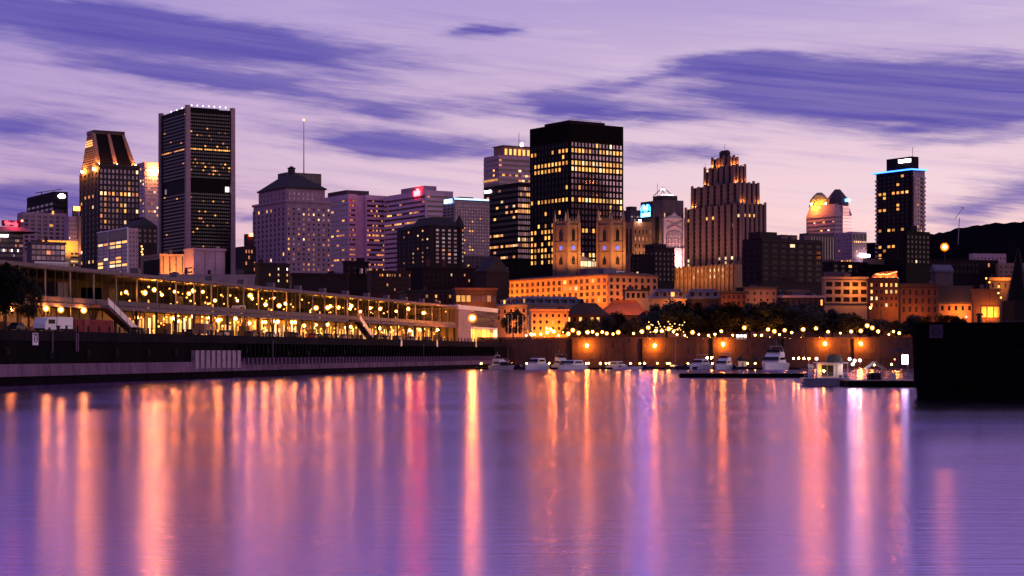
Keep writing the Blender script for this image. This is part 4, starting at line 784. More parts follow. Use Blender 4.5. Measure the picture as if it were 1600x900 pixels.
# amber floodlit warehouse
am = block('amber_warehouse', 'long amber floodlit stone warehouse with arched windows and dark red roof', 797, 950, 1027, 430, 830, 'sand', D_(8, 4, 432, 474, fw=.48, fh=.6, d=.35), D_(18, 4, 432, 474, fw=.55, fh=.62, d=.35, glass='glass_brown', lt=lit(.02, cells={(6, 1): 'lit_gold', (7, 1): 'lit_gold', (5, 1): 'lit_pale'})), cap=150,
      extra=lambda t: (t.part('roof', 'roof_red', MB().box(-.8, t.a + .5, -.8, t.b + .8, t.zt, t.zt + .5).frus((-.5, t.a, -.5, t.b + .5), t.zt + .5, (4, t.a - 4, 4, t.b - 4), t.z(425))),
                       [t.part('cornice', 'sand', MB().box(-.75, -.02, 0, t.b, t.z(py) - .2, t.z(py) + .2)) for py in (442.5, 453)],
                       [light('floodlight', t.root, (-13, t.b * f, t.z(470)), 44200, (1, .27, .025), .6, 120, (0, t.b * f, t.z(445))) for f in (.06, .25, .45, .65, .85, 1.0)], light('floodlight', t.root, (t.a * .2, -12, t.z(474)), 13600, (1, .28, .03), .6)))
for fx, w, hh_, mt in ((.2, 6, 3.0, 'conc_grey'), (.55, 7, 3.4, 'roof_slate'), (.8, 5, 2.2, 'white_paint')): am.part('roof_plant', mt, MB().box(am.a * fx, am.a * fx + w, am.b * .3, am.b * .3 + 6, am.z(426), am.z(426) + hh_))
# waterfront row
m5 = block('slate_mansard_house', 'amber-walled house with slate mansard roof and dormers below the warehouse', 775, 824, 918, 476, 770, 'tan', D_(9, 2, 480, 500, fw=.35, fh=.6), D_(5, 2, 480, 500, fw=.35, fh=.6, lt=lit(.1)), th=26, extra=lambda t: light('street_glow', t.root, (-9, t.b * .4, t.z(505)), 21420, (1, 0.29, 0.036), .6))
mansard(m5, 'roof_slate', 462, 4, (('R', 7), ('L', 6)), litp=.1)
block('small_amber_hotel', 'small amber-lit house with six upper windows behind the quay lamps', 827, 830, 888, 486, 735, 'sand', D_(6, 3, 488, 518, fw=.4, fh=.5, lt=lit(.1)), th=6, extra=lambda t: [light('street_glow', t.root, (t.a * f, -6, t.z(519)), 8670, (1, 0.27, 0.024), .6) for f in (.2, .55, .9)], roof='sand')
hs = block('dark_hip_roof_house', 'house with broad dark hipped roof behind the quay trees', 878, 884, 948, 492, 745, 'brick', D_(7, 1, 493, 505, lt=lit(.35, pal=('lit_gold',))), th=6); hs.part('hip_roof', 'roof_dark', MB().frus((-1, hs.a + 1, -1, hs.b + 1), hs.zt, (5, hs.a - 4, 3, hs.b - 2), hs.z(473)))
gh = block('amber_gable_house', 'house with long amber-lit sloping roof right of the dark hipped roof', 936, 940, 1010, 492, 752, 'brick', th=6); gh.part('hip_roof', 'terrace_cloth', MB().frus((-1, gh.a + 1, -1, gh.b + 1), gh.zt, (6, gh.a - 3, 8, gh.b - 1), gh.z(468))); light('street_glow', gh.root, (gh.a * .5, -9, gh.z(480)), 3900, (1, .35, .06), .6)
block('cream_attic_house', 'cream house with two dark attic windows below the warehouse corner', 974, 977, 1014, 455, 790, 'tan', D_(4, 1, 457, 466, fw=.6, fh=.85, s1=9), th=6, roof='roof_dark', extra=lambda t: light('street_glow', t.root, (t.a * .3, -7, t.z(474)), 4080, (1, 0.34, 0.072), .6))
m6 = block('violet_mansard_house', 'house with violet slate mansard roof and two lit round-topped dormers', 1012, 1018, 1072, 467, 760, 'tan', th=4, extra=lambda t: light('street_glow', t.root, (t.a * .75, -5, t.z(474)), 4590, (1, 0.32, 0.060), .6)); mansard(m6, 'roof_slate', 451, 2.5, (('R', 4),), litp=.5)
m7 = block('blue_mansard_house', 'house with pale blue mansard roof and three dark round dormers', 1070, 1074, 1126, 467, 765, 'stone_dark', th=4); mansard(m7, 'roof_slate', 451, 2.0, (('R', 4),), litp=0)
block('rust_brick_house', 'rust brick waterfront house with three small windows right of the mansards', 1124, 1127, 1166, 458, 755, 'brick', D_(5, 2, 459, 478, fw=.4, fh=.55), th=4, roof='roof_dark', extra=lambda t: light('street_glow', t.root, (t.a * .3, -7, t.z(484)), 7650, (1, 0.27, 0.036), .6))
block('rose_stone_house', 'rose stone house with square attic windows among the quay trees', 1160, 1164, 1214, 451, 770, 'stone', D_(5, 2, 453, 474, fw=.3, fh=.4), th=4, roof='roof_dark', extra=lambda t: light('street_glow', t.root, (t.a * .5, -9, t.z(476)), 7650, (1, 0.29, 0.072), .6))
block('flat_cornice_house', 'low flat house with pale cornice and one lit window among the quay trees', 1205, 1209, 1288, 464, 775, 'stone_dark', D_(9, 1, 467, 478, fw=.35, fh=.8, lt=lit(0, cells={(8, 0): 'lit_gold'})), th=5, extra=lambda t: (t.part('cornice', 'conc_pale', MB().box(-.6, t.a + .4, -.7, .02, t.z(465), t.z(461.5))), t.part('glass_roof', 'roof_slate', MB().frus((1, t.a - 1, 2, t.b), t.zt, (4, t.a - 6, 5, t.b - 2), t.z(452)))))
dk = block('dark_arcade_building', 'big near-black office block with faint window rows right of the deco tower', 1160, 1190, 1285, 372, 900, 'brick_dark', D_(7, 7, 378, 440, fw=.55, fh=.55, glass='glass_black', lt=lit(.02)), D_(3, 6, 385, 440, fw=.3, fh=.5), extra=lambda t: (t.part('roof_box', 'brick_dark', MB().box(-1, t.a * .25, 0, t.b * .6, t.zt, t.z(362))), [t.part('stringcourse', 'stone_dark', MB().box(0, t.a, -.6, -.02, t.z(py) - .25, t.z(py) + .25)) for py in (376, 395, 413, 431)], [t.part('roof_box', 'stone', MB().box(t.a * f, t.a * f + 4, 1, 5, t.zt, t.zt + 2.2)) for f in (.35, .5, .72)]))
block('amber_balcony_building', 'low concrete building with dark wide openings and amber-lit corner', 1284, 1288, 1356, 434, 800, 'tan', D_(5, 3, 438, 474, fw=.72, fh=.6, d=.8), th=5, extra=lambda t: (t.part('roof_box', 'conc_grey', MB().box(t.a * .1, t.a * .6, 3, 9, t.zt, t.z(424))), light('street_glow', t.root, (t.a * .7, -6, t.z(450)), 7650, (1, 0.34, 0.036), .5)))
block('unlit_depot', 'unlit dark depot with barrel roof below the far hotel', 1285, 1300, 1400, 408, 1000, 'charcoal', D_(9, 2, 412, 426, lt=lit(.05)), extra=lambda t: t.part('stair_box', 'tan', MB().box(t.a * .55, t.a * .8, -1, 4, t.zt - 1, t.z(402))))
# inn with roof terrace
def roofterrace(t):
    x0, x1 = t.a * .16, t.a * .98
    fr = t.part('terrace_screen', 'terrace_cloth', MB().extr([(x0 - 1, t.zt + .3), (x1, t.zt + .3), (x1, t.z(423)), (x0 + 5, t.z(424)), (x0 + .5, t.z(427))], 'y', 1.4, 1.8))
    for i in range(13): u = x0 + (x1 - x0) * i / 12; MB().ball(u, .8, t.z(434.5) + .25 * math.sin(i * 2.1), .26 + .1 * (i % 3 == 0), 0, 6, 4).build('festoon_bulb', 'lamp_tiny', fr)
    for i in range(16): u = x0 + 1.2 + (x1 - x0) * .56 * i / 15; MB().ball(u, .9, t.z(428.5 - .5 * math.sin(i)), .17, 0, 6, 4).build('festoon_bulb', 'lamp_tiny', fr)
    for i in range(9): f = i / 8; MB().ball(x0 + (x1 - x0) * (.62 + .36 * f), .9, t.z(428 - 3.6 * f), .15, 0, 6, 4).build('festoon_bulb', 'lamp_tiny', fr)
    MB().box(x0 - 1, x1, -.2, 0, t.zt, t.zt + .9).build('terrace_rail', 'metal_dark', fr)
    for f in (.3, .6, .88): light('terrace_lamp', t.root, (x0 + (x1 - x0) * f, 0.2, t.zt + 1.2), 420, (1, .36, .10), .3)
block('terrace_inn', 'brick inn with rows of lit windows and a glowing festooned roof terrace', 1355, 1358, 1404, 437, 745, 'brick', D_(6, 4, 440, 482, fw=.42, fh=.5, d=.3, lt=lit(.6, {0: .85, 1: .85, 2: .55, 3: .4}, ('lit_pale', 'lit_gold', 'lit_gold'))), th=4, extra=lambda t: (roofterrace(t), light('street_glow', t.root, (t.a * .8, -6, t.z(483)), 8160, (1, 0.26, 0.030), .5)))
block('long_window_house', 'dark brick house with tall windows and amber-lit base right of the inn', 1404, 1407, 1466, 446, 750, 'brick', D_(6, 3, 450, 490, fw=.36, fh=.62), th=4, roof='roof_dark', extra=lambda t: light('street_glow', t.root, (t.a * .4, -6, t.z(494)), 6630, (1, 0.26, 0.030), .5))
dk2 = block('steep_dark_roof_hall', 'long hall with steep black roof and low amber wall, right', 1464, 1467, 1520, 475, 755, 'sand', D_(5, 1, 477, 486, fw=.4, fh=.8), th=4, extra=lambda t: light('street_glow', t.root, (t.a * .6, -5, t.z(490)), 7650, (1, 0.27, 0.030), .5)); gable(dk2, 'roof_dark', 446)
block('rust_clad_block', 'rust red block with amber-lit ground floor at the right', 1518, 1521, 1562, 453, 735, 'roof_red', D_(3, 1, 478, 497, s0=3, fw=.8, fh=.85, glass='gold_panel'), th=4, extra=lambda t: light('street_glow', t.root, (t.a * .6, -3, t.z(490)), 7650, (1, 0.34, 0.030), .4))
block('dark_terrace_slab', 'black slab block stepping down beside the condominium tower', 1410, 1416, 1453, 361, 960, 'black_clad', D_(6, 6, 366, 412, lt=lit(.03)), extra=lambda t: t.part('roof_box', 'black_clad', MB().box(t.a * .25, t.a * .5, 1, 6, t.zt, t.z(352))))
block('dark_gable_range', 'long black range below the hill at the right', 1440, 1450, 1560, 405, 1000, 'charcoal', D_(18, 2, 408, 428, lt=lit(.02)), th=15)
block('silver_roof_shed', 'small shed with silvery pitched roof below the orange street lamp', 1454, 1462, 1489, 424, 880, 'conc_grey', th=20, extra=lambda t: gable(t, 'roof_slate', 413))
block('pale_flat_block', 'pale flat-roofed block below the hill, far right', 1514, 1519, 1572, 396, 1150, 'conc_mauve', D_(9, 3, 400, 424, fw=.3, fh=.35, glass='glass_black', lt=lit(.04)), th=8)
block('tan_end_block', 'tan block with few windows at the right edge below the hill', 1556, 1560, 1640, 411, 1000, 'tan', D_(10, 3, 414, 436, fw=.3, fh=.35), th=6)
block('amber_cornice_house', 'house with glowing amber cornice beside the right-hand street lamps', 1540, 1546, 1586, 434, 850, 'stone_dark', D_(4, 1, 440, 452, fw=.3), th=6, extra=lambda t: (t.part('cornice', 'sand', MB().box(-.4, t.a, -.8, .02, t.z(438), t.z(433.5))), light('street_glow', t.root, (t.a * .5, -5, t.z(447)), 8670, (1, 0.32, 0.048), .4)))
sp = empty('church_spire', 'tall black church spire silhouette at the right edge', 'church', (xat(1591, 520), 520, 9), 0.3)
MB().box(-3.2, 3.2, -3.2, 3.2, -.8, zat(470, 520) - 9).build('belfry', 'black_clad', sp); MB().cyl(0, 0, zat(470, 520) - 9, zat(384, 520) - 9, 3.4, .08, 8).build('spire', 'black_clad', sp)
# tower crane on the hill
tcx = empty('tower_crane', 'thin leaning crane silhouette on the hill crest', 'crane', at(1497, 350, 2700))
MB().tube((0, 0, -30), (2, 0, 9), .6, 4).build('mast', 'metal_grey', tcx); MB().tube((-5, 0, 7), (8, 0, 24), .55, 4).tube((4, 0, 24), (9.5, 0, 23), .5, 4).build('jib', 'metal_grey', tcx)
ONES = ['', 'first', 'second', 'third', 'fourth', 'fifth', 'sixth', 'seventh', 'eighth', 'ninth', 'tenth', 'eleventh', 'twelfth', 'thirteenth', 'fourteenth', 'fifteenth', 'sixteenth', 'seventeenth', 'eighteenth', 'nineteenth', 'twentieth']
def ordw(n): return ONES[n] if n <= 20 else ({30: 'thirtieth', 40: 'fortieth', 50: 'fiftieth'}.get(n) or ('twenty-', 'thirty-', 'forty-', 'fifty-')[n // 10 - 2] + ONES[n % 10])
# ------------------------------------------------------------------ left quay
QR = math.atan2(qd.y, qd.x)
qw = empty('quay_wall', 'long black quay wall with pale concrete ledge along the left waterside', 'wall', (QA.x, QA.y, 0), QR)
T0, T1 = -250, TQ + 50
nseg = 24; sl = (T1 - T0) / nseg
for i in range(nseg):
    a0, a1 = T0 + i * sl + .06, T0 + (i + 1) * sl - .06
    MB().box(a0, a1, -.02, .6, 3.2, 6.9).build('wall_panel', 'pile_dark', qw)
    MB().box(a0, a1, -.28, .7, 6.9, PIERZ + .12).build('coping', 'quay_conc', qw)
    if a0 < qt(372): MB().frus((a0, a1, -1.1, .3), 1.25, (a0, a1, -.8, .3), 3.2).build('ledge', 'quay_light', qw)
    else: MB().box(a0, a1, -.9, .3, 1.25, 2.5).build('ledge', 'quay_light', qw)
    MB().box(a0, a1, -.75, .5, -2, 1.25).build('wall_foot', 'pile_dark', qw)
t = qt(374)
pm = MB().box(-.32, .32, -.55, .1, -1.9, 1.9).mesh('sheet_pile', 'pile_dark'); fm = MB().box(-.3, .3, -.62, .1, -.75, .75).mesh('fender_pile', 'quay_light')
while t < TQ + 30:
    link('sheet_pile', pm, qw, (t, -.02, 5.0)); link('fender_pile', fm, qw, (t, -.5, 3.2 + rnd.uniform(-.05, .05))); t += 2.6
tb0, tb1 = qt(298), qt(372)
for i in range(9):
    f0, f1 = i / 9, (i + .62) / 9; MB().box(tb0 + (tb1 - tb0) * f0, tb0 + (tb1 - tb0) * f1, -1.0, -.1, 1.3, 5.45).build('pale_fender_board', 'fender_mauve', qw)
for px in (79, 116, 119, 424, 660): u = qt(px); MB().box(u - .12, u + .12, -.42, -.29, 5.2 if px < 200 else 3.3, 8.3 if px < 200 else 7.6).build('ladder_rail', 'quay_light', qw)
sg = empty('quay_sign', 'square white traffic sign with a ring symbol fixed on the left quay wall', 'sign', (Q(qt(51.5), -.35).x, Q(qt(51.5), -.35).y, 7.2), QR)
MB().box(-.95, .95, -.1, 0, -1.0, .95).build('panel', 'sign_face', sg) if 'sign_face' in MATS else (S('sign_face', (.72, .62, .72), rough=.5, var=.1), MB().box(-.95, .95, -.1, 0, -1.0, .95).build('panel', 'sign_face', sg))
rg = MB(); n = 16
for i in range(n): a, b_ = 2 * math.pi * i / n, 2 * math.pi * (i + 1) / n; rg.tube((.55 * math.cos(a), -.14, .55 * math.sin(a)), (.55 * math.cos(b_), -.14, .55 * math.sin(b_)), .07, 4)
S('sign_plum', (.12, .03, .10)); rg.build('ring_symbol', 'sign_plum', sg); MB().box(-.3, .3, -.2, -.1, -.05, .08).box(-.8, -.1, -.16, -.1, .62, .85).box(.1, .8, -.16, -.1, .62, .85).build('symbol_bars', 'sign_plum', sg)
for i, (px, nm) in enumerate(((625, 'first'), (681, 'second'), (742, 'third'))):
    p = Q(qt(px), -.4); o = MB().extr([(-.75, -.9), (.75, -.9), (.75, .5), (.35, .5), (.35, 1.2), (-.35, 1.2), (-.35, .5), (-.75, .5)], 'y', -.06, .06).build('berth_marker', 'hull_white'); o.location = (p.x, p.y, 7.6); o.rotation_euler = (0, 0, QR)
    tag(o, 'small white berth marker on the quay coping, %s from the left' % nm, 'sign', 'berth markers on the quay')
bo = MB().cyl(0, 0, 0, .7, .28, .24, 8).cyl(0, 0, .7, .95, .42, .36, 8).mesh('mooring_bollard', 'pole_black')
for i in range(9): p = Q(-10 + i * 34, .9); tag(link('mooring_bollard', bo, None, (p.x, p.y, PIERZ + .12)), 'squat black mooring bollard on the left quay edge, %s from the left' % ordw(i + 1), 'bollard', 'mooring bollards')
ty = MB()
for k in range(12): a, b_ = math.pi * k / 6, math.pi * (k + 1) / 6; ty.tube((.42 * math.cos(a), 0, .42 * math.sin(a)), (.42 * math.cos(b_), 0, .42 * math.sin(b_)), .17, 6)
ty = ty.mesh('tyre_fender', 'rubber')
for i in range(16): link('tyre_fender', ty, qw, (-8 + i * 13 + rnd.uniform(-2, 2), -.5, 5.2 + rnd.uniform(-.6, .5)))
# edge fence
fe = empty('edge_fence', 'low dark post-and-rail fence along the left quay edge', 'fence', (QA.x, QA.y, PIERZ), QR)
po = MB().box(-.14, .14, -.14, .14, 0, 1.15).mesh('post', 'pole_black')
u = qt(104, .8)
while u < TQ + 20: link('post', po, fe, (u, .8, 0)); u += 4.2
for z in (.55, 1.1): MB().tube((qt(104, .8), .8, z), (TQ + 20, .8, z), .04, 4).build('rail', 'pole_black', fe)

S('shed_rail', (0.10, 0.07, 0.08), rough=.6)
# ------------------------------------------------------------------ two-storey pier shed
sh = empty('pier_shed', 'long two-storey waterfront shed glowing amber behind open galleries, left', 'building', (QA.x, QA.y, PIERZ), QR)
S0, S1_ = qt(-12, 13), qt(712, 13); nb = 32; bl = (S1_ - S0) / nb
Z1, Z2 = 5.4, 11.4      # gallery deck, roof underside
MB().box(S0, S1_, 12.6, 40, Z2, Z2 + .5).build('roof_slab', 'metal_dark', sh)
MB().box(S0, S1_, 12.9, 40, Z1 - .5, Z1).build('gallery_deck', 'charcoal', sh)
for i in range(nb):
    a0, a1 = S0 + i * bl, S0 + (i + 1) * bl
    MB().box(a0 + .1, a1 - .1, 12.3, 12.75, Z2 + .15, Z2 + .8).build('roof_fascia', 'shed_paint', sh)
    MB().box(a0 + .05, a1 - .05, 12.65, 12.95, Z1 - .55, Z1 + .12).build('deck_edge_beam', 'shed_paint', sh)
    o = MB().box(a0 + .15, a1 - .15, 12.8, 12.9, Z1 + .25, Z1 + 1.25).build('railing_panel', 'shed_rail', sh)
    if rnd.random() < .6: x = a0 + bl * rnd.uniform(.1, .5); MB().box(x, x + rnd.uniform(2, 5), 17 + rnd.uniform(0, 4), 22, Z1, Z1 + rnd.uniform(2, 4.5)).build('gallery_partition', rnd.choice(('charcoal', 'green_dark', 'wood_dark', 'shed_rail')), sh)
    if rnd.random() < .5: x = a0 + bl * rnd.uniform(.1, .6); MB().box(x, x + rnd.uniform(1.5, 3.5), 17, 19, 0, rnd.uniform(1, 3)).build('arcade_stall', rnd.choice(('wood_dark', 'shed_rail', 'tan')), sh)
    MB().box(a0, a1, 20, 20.4, 0, Z1 - .5).build('rear_wall_panel', 'shed_wall', sh)
    MB().box(a0, a1, 30, 30.4, Z1, Z2).build('upper_rear_panel', 'green_dark', sh)
    if i > 6:
        for k in range(rnd.choice((3, 4, 4, 4))):
            x = a0 + bl * (k + rnd.uniform(.2, .8)) / 4; h = rnd.uniform(2.4, 4.2); MB().box(x - .42, x + .42, 19.85, 19.98, .3, .3 + h).build('glow_strip', rnd.choice(('lit_pale', 'lit_gold', 'lit_gold', 'lit_warm')), sh)  # emissive strips painting the uplit patches of the rear wall
        if rnd.random() < .75: x = a0 + bl * rnd.uniform(.2, .8); MB().box(x - .3, x + .3, 29.8, 29.95, Z1 + .5, Z1 + 3).build('glow_strip', rnd.choice(('lit_gold', 'lit_warm')), sh)  # a painted glow strip on the upper rear wall as well
    if i % 2 == 0 and i > 4: x = a0 + 2; MB().box(x, x + 1.6, 14, 15.6, Z2 + .5, Z2 + 2.1).build('roof_vent', 'shed_paint', sh)
gp1 = MB().box(-.07, .07, -.07, .07, 0, Z1 - .5).mesh('arcade_post', 'pole_black'); gp2 = MB().box(-.05, .05, -.05, .05, Z1, Z2).mesh('gallery_post', 'metal_dark')
for i in range(nb * 3):
    if i % 3: x = S0 + (i + rnd.uniform(-.15, .15)) * bl / 3; link('arcade_post', gp1, sh, (x, 14.6, 0)); link('gallery_post', gp2, sh, (x, 13.2, 0))
colm = MB().box(-.22, .22, -.22, .22, 0, Z1 - .5).mesh('column', 'pole_black'); colu = MB().box(-.12, .12, -.12, .12, Z1, Z2).mesh('upper_column', 'metal_grey')
brc = MB().tube((-2.2, 0, Z1 - .6), (0, 0, 1.6), .13, 4).tube((2.2, 0, Z1 - .6), (0, 0, 1.6), .13, 4).mesh('column_brace', 'pole_black')
for i in range(nb + 1):
    x = S0 + i * bl; link('column', colm, sh, (x, 13.4, 0)); link('upper_column', colu, sh, (x, 13.3, 0))
    if i % 2 == 0: link('column_brace', brc, sh, (x, 13.4, 0))
for px0, px1 in ((160, 209), (556, 578)):
    x0, x1 = qt(px0, 11.6), qt(px1, 11.6); fl = MB()
    zt_ = Z1 + .2
    stc = MB().add([(x0, 10.6, zt_ - .6), (x1, 10.6, -.1), (x1, 10.6, .35), (x0, 10.6, zt_ - .1), (x0, 12.2, zt_ - .6), (x1, 12.2, -.1), (x1, 12.2, .35), (x0, 12.2, zt_ - .1)], [(0, 1, 2, 3), (7, 6, 5, 4), (0, 4, 5, 1), (1, 5, 6, 2), (2, 6, 7, 3), (3, 7, 4, 0)]).build('stair_flight', 'conc_grey', sh)
    for k in range(5):
        f0, f1 = k / 5 + .01, (k + 1) / 5 - .01; xa, xb = x0 + (x1 - x0) * f0, x0 + (x1 - x0) * f1; za, zc = zt_ * (1 - f0), zt_ * (1 - f1)
        MB().add([(xa, 10.45, za + .1), (xb, 10.45, zc + .1), (xb, 10.45, zc + 1.35), (xa, 10.45, za + 1.35), (xa, 10.55, za + .1), (xb, 10.55, zc + .1), (xb, 10.55, zc + 1.35), (xa, 10.55, za + 1.35)], [(0, 1, 2, 3), (7, 6, 5, 4), (0, 4, 5, 1), (1, 5, 6, 2), (2, 6, 7, 3), (3, 7, 4, 0)]).build('balustrade_panel', 'hull_white', stc)
    MB().box(x0 - 3, x0, 10.6, 12.9, zt_ - .6, zt_ - .1).build('landing', 'conc_grey', stc)
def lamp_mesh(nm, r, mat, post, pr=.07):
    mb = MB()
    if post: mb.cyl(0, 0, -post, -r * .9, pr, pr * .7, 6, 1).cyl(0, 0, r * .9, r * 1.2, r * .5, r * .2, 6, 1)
    mb.ball(0, 0, 0, r * .46, 0, 8, 6); mb.ball(0, 0, 0, r * .7, 3, 10, 7); mb.ball(0, 0, 0, r, 2, 10, 7)  # small bright core, then two shells of painted glow for soft falloff
    return mb.mesh(nm, [mat, 'pole_black', {'lamp_orange': 'halo_orange', 'lamp_far': 'halo_orange', 'lamp_white': 'halo_white'}.get(mat, 'halo_amber'), 'halo_inner_amber' if mat != 'lamp_white' else 'halo_white'])
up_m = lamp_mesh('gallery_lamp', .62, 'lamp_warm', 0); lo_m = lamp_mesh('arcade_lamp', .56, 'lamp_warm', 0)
def quay_lamp(me, nm, t_, n_, z_, label, cat, grp):
    p = Q(t_, n_); o = link(nm, me, None, (p.x, p.y, z_)); k = rnd.uniform(.65, 1.25); o.scale = (k, k, k); return tag(o, label, cat, grp)
ups = [197, 226, 241, 253, 273, 295, 302, 317, 336, 371, 391, 394, 415, 427, 436, 446, 494, 512, 516, 529, 547, 549, 563, 579, 594, 619, 638, 662]
for i, px in enumerate(ups):
    n_ = rnd.choice((14.2, 15.5, 17)); quay_lamp(up_m, 'gallery_lamp', qt(px, n_), n_, PIERZ + Z1 + rnd.uniform(2.6, 4.6), 'round amber lamp in the upper gallery of the shed, %s from the left' % ordw(i + 1), 'lamp', 'upper gallery lamps')
los = [214, 270, 278, 301, 325, 341, 345, 368, 390, 411, 415, 427, 434, 456, 461, 475, 494, 512, 540, 548, 562, 574, 593, 621, 640, 656, 663, 684]
for i, px in enumerate(los):
    n_ = rnd.choice((14.5, 16, 17.5)); quay_lamp(lo_m, 'arcade_lamp', qt(px, n_), n_, PIERZ + rnd.uniform(3.4, 4.4), 'round amber lamp in the ground arcade right of the stair, %s from the left' % ordw(i + 1), 'lamp', 'ground arcade lamps')
for k, (px, py, tx) in enumerate(((17, 483, 'leftmost bright arcade lamp above the dark parked car'), (72, 482, 'bright white-amber arcade lamp above the white truck'), (95, 484, 'arcade lamp just right of the white truck'), (131, 485, 'arcade lamp above the red container'))):
    n_ = 12.0; tt = qt(px, n_); p = Q(tt, n_); tag(link('arcade_lamp', lamp_mesh('arcade_lamp', .62, 'lamp_warm', 0), None, (p.x, p.y, zat(py, p.y))), tx, 'lamp')
bm1, bm2, bm3 = [MB().ball(0, 0, 0, r_, 0, 6, 4).mesh('added_bulb', m_) for r_, m_ in ((.16, 'bulb_gold'), (.22, 'bulb_gold'), (.18, 'bulb_orange'))]
for i in range(150):  # bulbs strewn at random, added to strengthen the shed's amber glow
    lo = i % 5 < 3; x = qt(rnd.uniform(205, 705), 14); link('added_bulb', rnd.choice((bm1, bm2, bm3)), sh, (x, rnd.uniform(13.0, 18.5), rnd.uniform(1.0, Z1 - 1.0) if lo else Z1 + rnd.uniform(1.4, 5.0)))
# glass pavilion at the end
pv = empty('glass_end_pavilion', 'pale glass-fronted pavilion closing the end of the shed, lit rose by a lamp', 'building', (Q(S1_ + .5, 12).x, Q(S1_ + .5, 12).y, PIERZ), QR)
L_ = qt(778, 12) - S1_ - .5; PH = zat(476, Q(S1_, 12).y) - PIERZ
MB().box(0, L_, .4, 25, 0, PH - .4).build('wall', 'shed_wall', pv); MB().box(-.3, L_ + .3, 0, 25, PH - 1.4, PH).build('roof_fascia', 'white_paint', pv); MB().box(0, L_ * .3, .1, .38, 0, PH - 1.4).build('blank_panel', 'conc_pale', pv)
for i in range(7):
    a0 = L_ * .3 + L_ * .7 * i / 7; 
    for j in range(4): MB().box(a0 + .2, a0 + L_ * .1 - .2, .2, .38, PH * .45 + j * PH * .11, PH * .45 + (j + 1) * PH * .11 - .15).build('glass_pane', 'glass_mauve', pv)
    MB().box(a0 + .3, a0 + L_ * .1 - .3, .2, .38, .3, PH * .38).build('lit_shopfront', rnd.choice(('lit_gold', 'lit_warm', 'lit_pale')), pv)
MB().box(L_ * .3, L_, .05, .38, PH * .39, PH * .44).build('beam', 'white_paint', pv)
def lamp_post(nm, px, py, Y, zg, r, mat, label, grp=None, pr=.09):
    z = zat(py, Y); return tag(link(nm, lamp_mesh(nm, r, mat, z - zg, pr), None, (xat(px, Y), Y, z)), label, 'street lamp', grp)
lamp_post('street_lamp', 738, 497, 592, PIERZ, 1.5, 'lamp_orange', 'big glaring orange lamp on a post before the glass pavilion')
lamp_post('street_lamp', 1476, 386, 900, 14, 2.1, 'lamp_far', 'lone glaring orange street lamp below the hill at the right', pr=.15)
lamp_post('street_lamp', 1360, 481, 720, 9, .6, 'lamp_street', 'amber lamp left of the brick inn')
for px, py, tx in ((1541, 435, 'upper white-amber lamp beside the amber cornice house'), (1546, 441, 'lower white-amber lamp beside the amber cornice house'), (1560, 458, 'small white lamp by the rust red block'), (1564, 465, 'white lamp on a post right of the rust red block')): lamp_post('street_lamp', px, py, 720, 9, .4, 'lamp_yellow', tx)
lamp_post('violet_lamp', 1510, 495, 700, 9, .4, 'lamp_violet', 'small violet lamp among shrubs on the right')

# ------------------------------------------------------------------ vehicles on the pier
def wheels(mb_root, xs_, w, r, nm='wheel'):
    me = MB().extr([(r * math.cos(k * math.pi / 5), r + r * math.sin(k * math.pi / 5)) for k in range(10)], 'y', -.12, .12).mesh(nm, 'rubber')
    for x in xs_:
        for y in (-w, w): link(nm, me, mb_root, (x, y, 0))
def car(loc, rz, label, paint, group=None):
    o = empty('parked_car', label, 'car', loc, rz, group)
    MB().extr([(-2.1, .35), (2.15, .35), (2.2, .75), (1.3, .92), (-1.9, 1.0), (-2.15, .8)], 'y', -.85, .85).build('body', paint, o)
    MB().frus((-1.6, 1.0, -.78, .78), .95, (-1.1, .35, -.62, .62), 1.45).build('cabin', 'glass_black', o); MB().box(-1.1, .35, -.62, .62, 1.45, 1.5).build('roof', paint, o)
    wheels(o, (-1.35, 1.35), .8, .33); return o
carspots = [(214, 'car_dark'), (300, 'car_dark'), (350, 'car_silver'), (392, 'car_dark'), (424, 'car_silver'), (462, 'car_dark'), (490, 'car_red'), (512, 'car_dark'), (538, 'car_silver'), (590, 'car_dark'), (603, 'car_dark'), (622, 'car_dark'), (645, 'car_silver'), (668, 'car_dark'), (690, 'car_dark')]
names = {'car_dark': 'dark', 'car_silver': 'silver', 'car_red': 'red'}; seen = {}
ordn = ['first', 'second', 'third', 'fourth', 'fifth', 'sixth', 'seventh', 'eighth', 'ninth', 'tenth']
for px, m in carspots:
    seen[m] = seen.get(m, -1) + 1; n_ = 9.0; p = Q(qt(px, n_), n_); car((p.x, p.y, PIERZ), QR, '%s%s parked car before the lit arcade%s' % (names[m], '', '' if m == 'car_red' else ', %s %s one from the left' % (ordn[seen[m]], names[m])), m, 'cars parked before the arcade')
p = Q(qt(28, 5), 5); car((p.x, p.y, PIERZ), QR, 'dark car parked at the far left below the first arcade lamp', 'car_dark')
ta, tb = qt(61, 5.5), qt(104, 5.5); p = Q((ta + tb) / 2, 5.5); TL = (tb - ta) / 2
tk = empty('box_truck', 'white box truck with dark windscreen parked on the left quay', 'truck', (p.x, p.y, PIERZ), QR)
MB().box(-TL * .15, TL, -1.2, 1.2, .7, 2.7).build('cargo_box', 'white_paint', tk); cb = MB().extr([(-TL, .5), (-TL * .18, .5), (-TL * .18, 2.6), (-TL * .8, 2.5), (-TL * .98, 1.5)], 'y', -1.1, 1.1).build('cab', 'white_paint', tk)
MB().box(-TL * .75, -TL * .3, -1.16, -1.1, 1.5, 2.2).build('side_window', 'glass_black', cb); MB().box(-TL, TL, -1.0, 1.0, .4, .7).build('chassis', 'rubber', tk); wheels(tk, (-TL * .7, TL * .6), 1.0, .45)
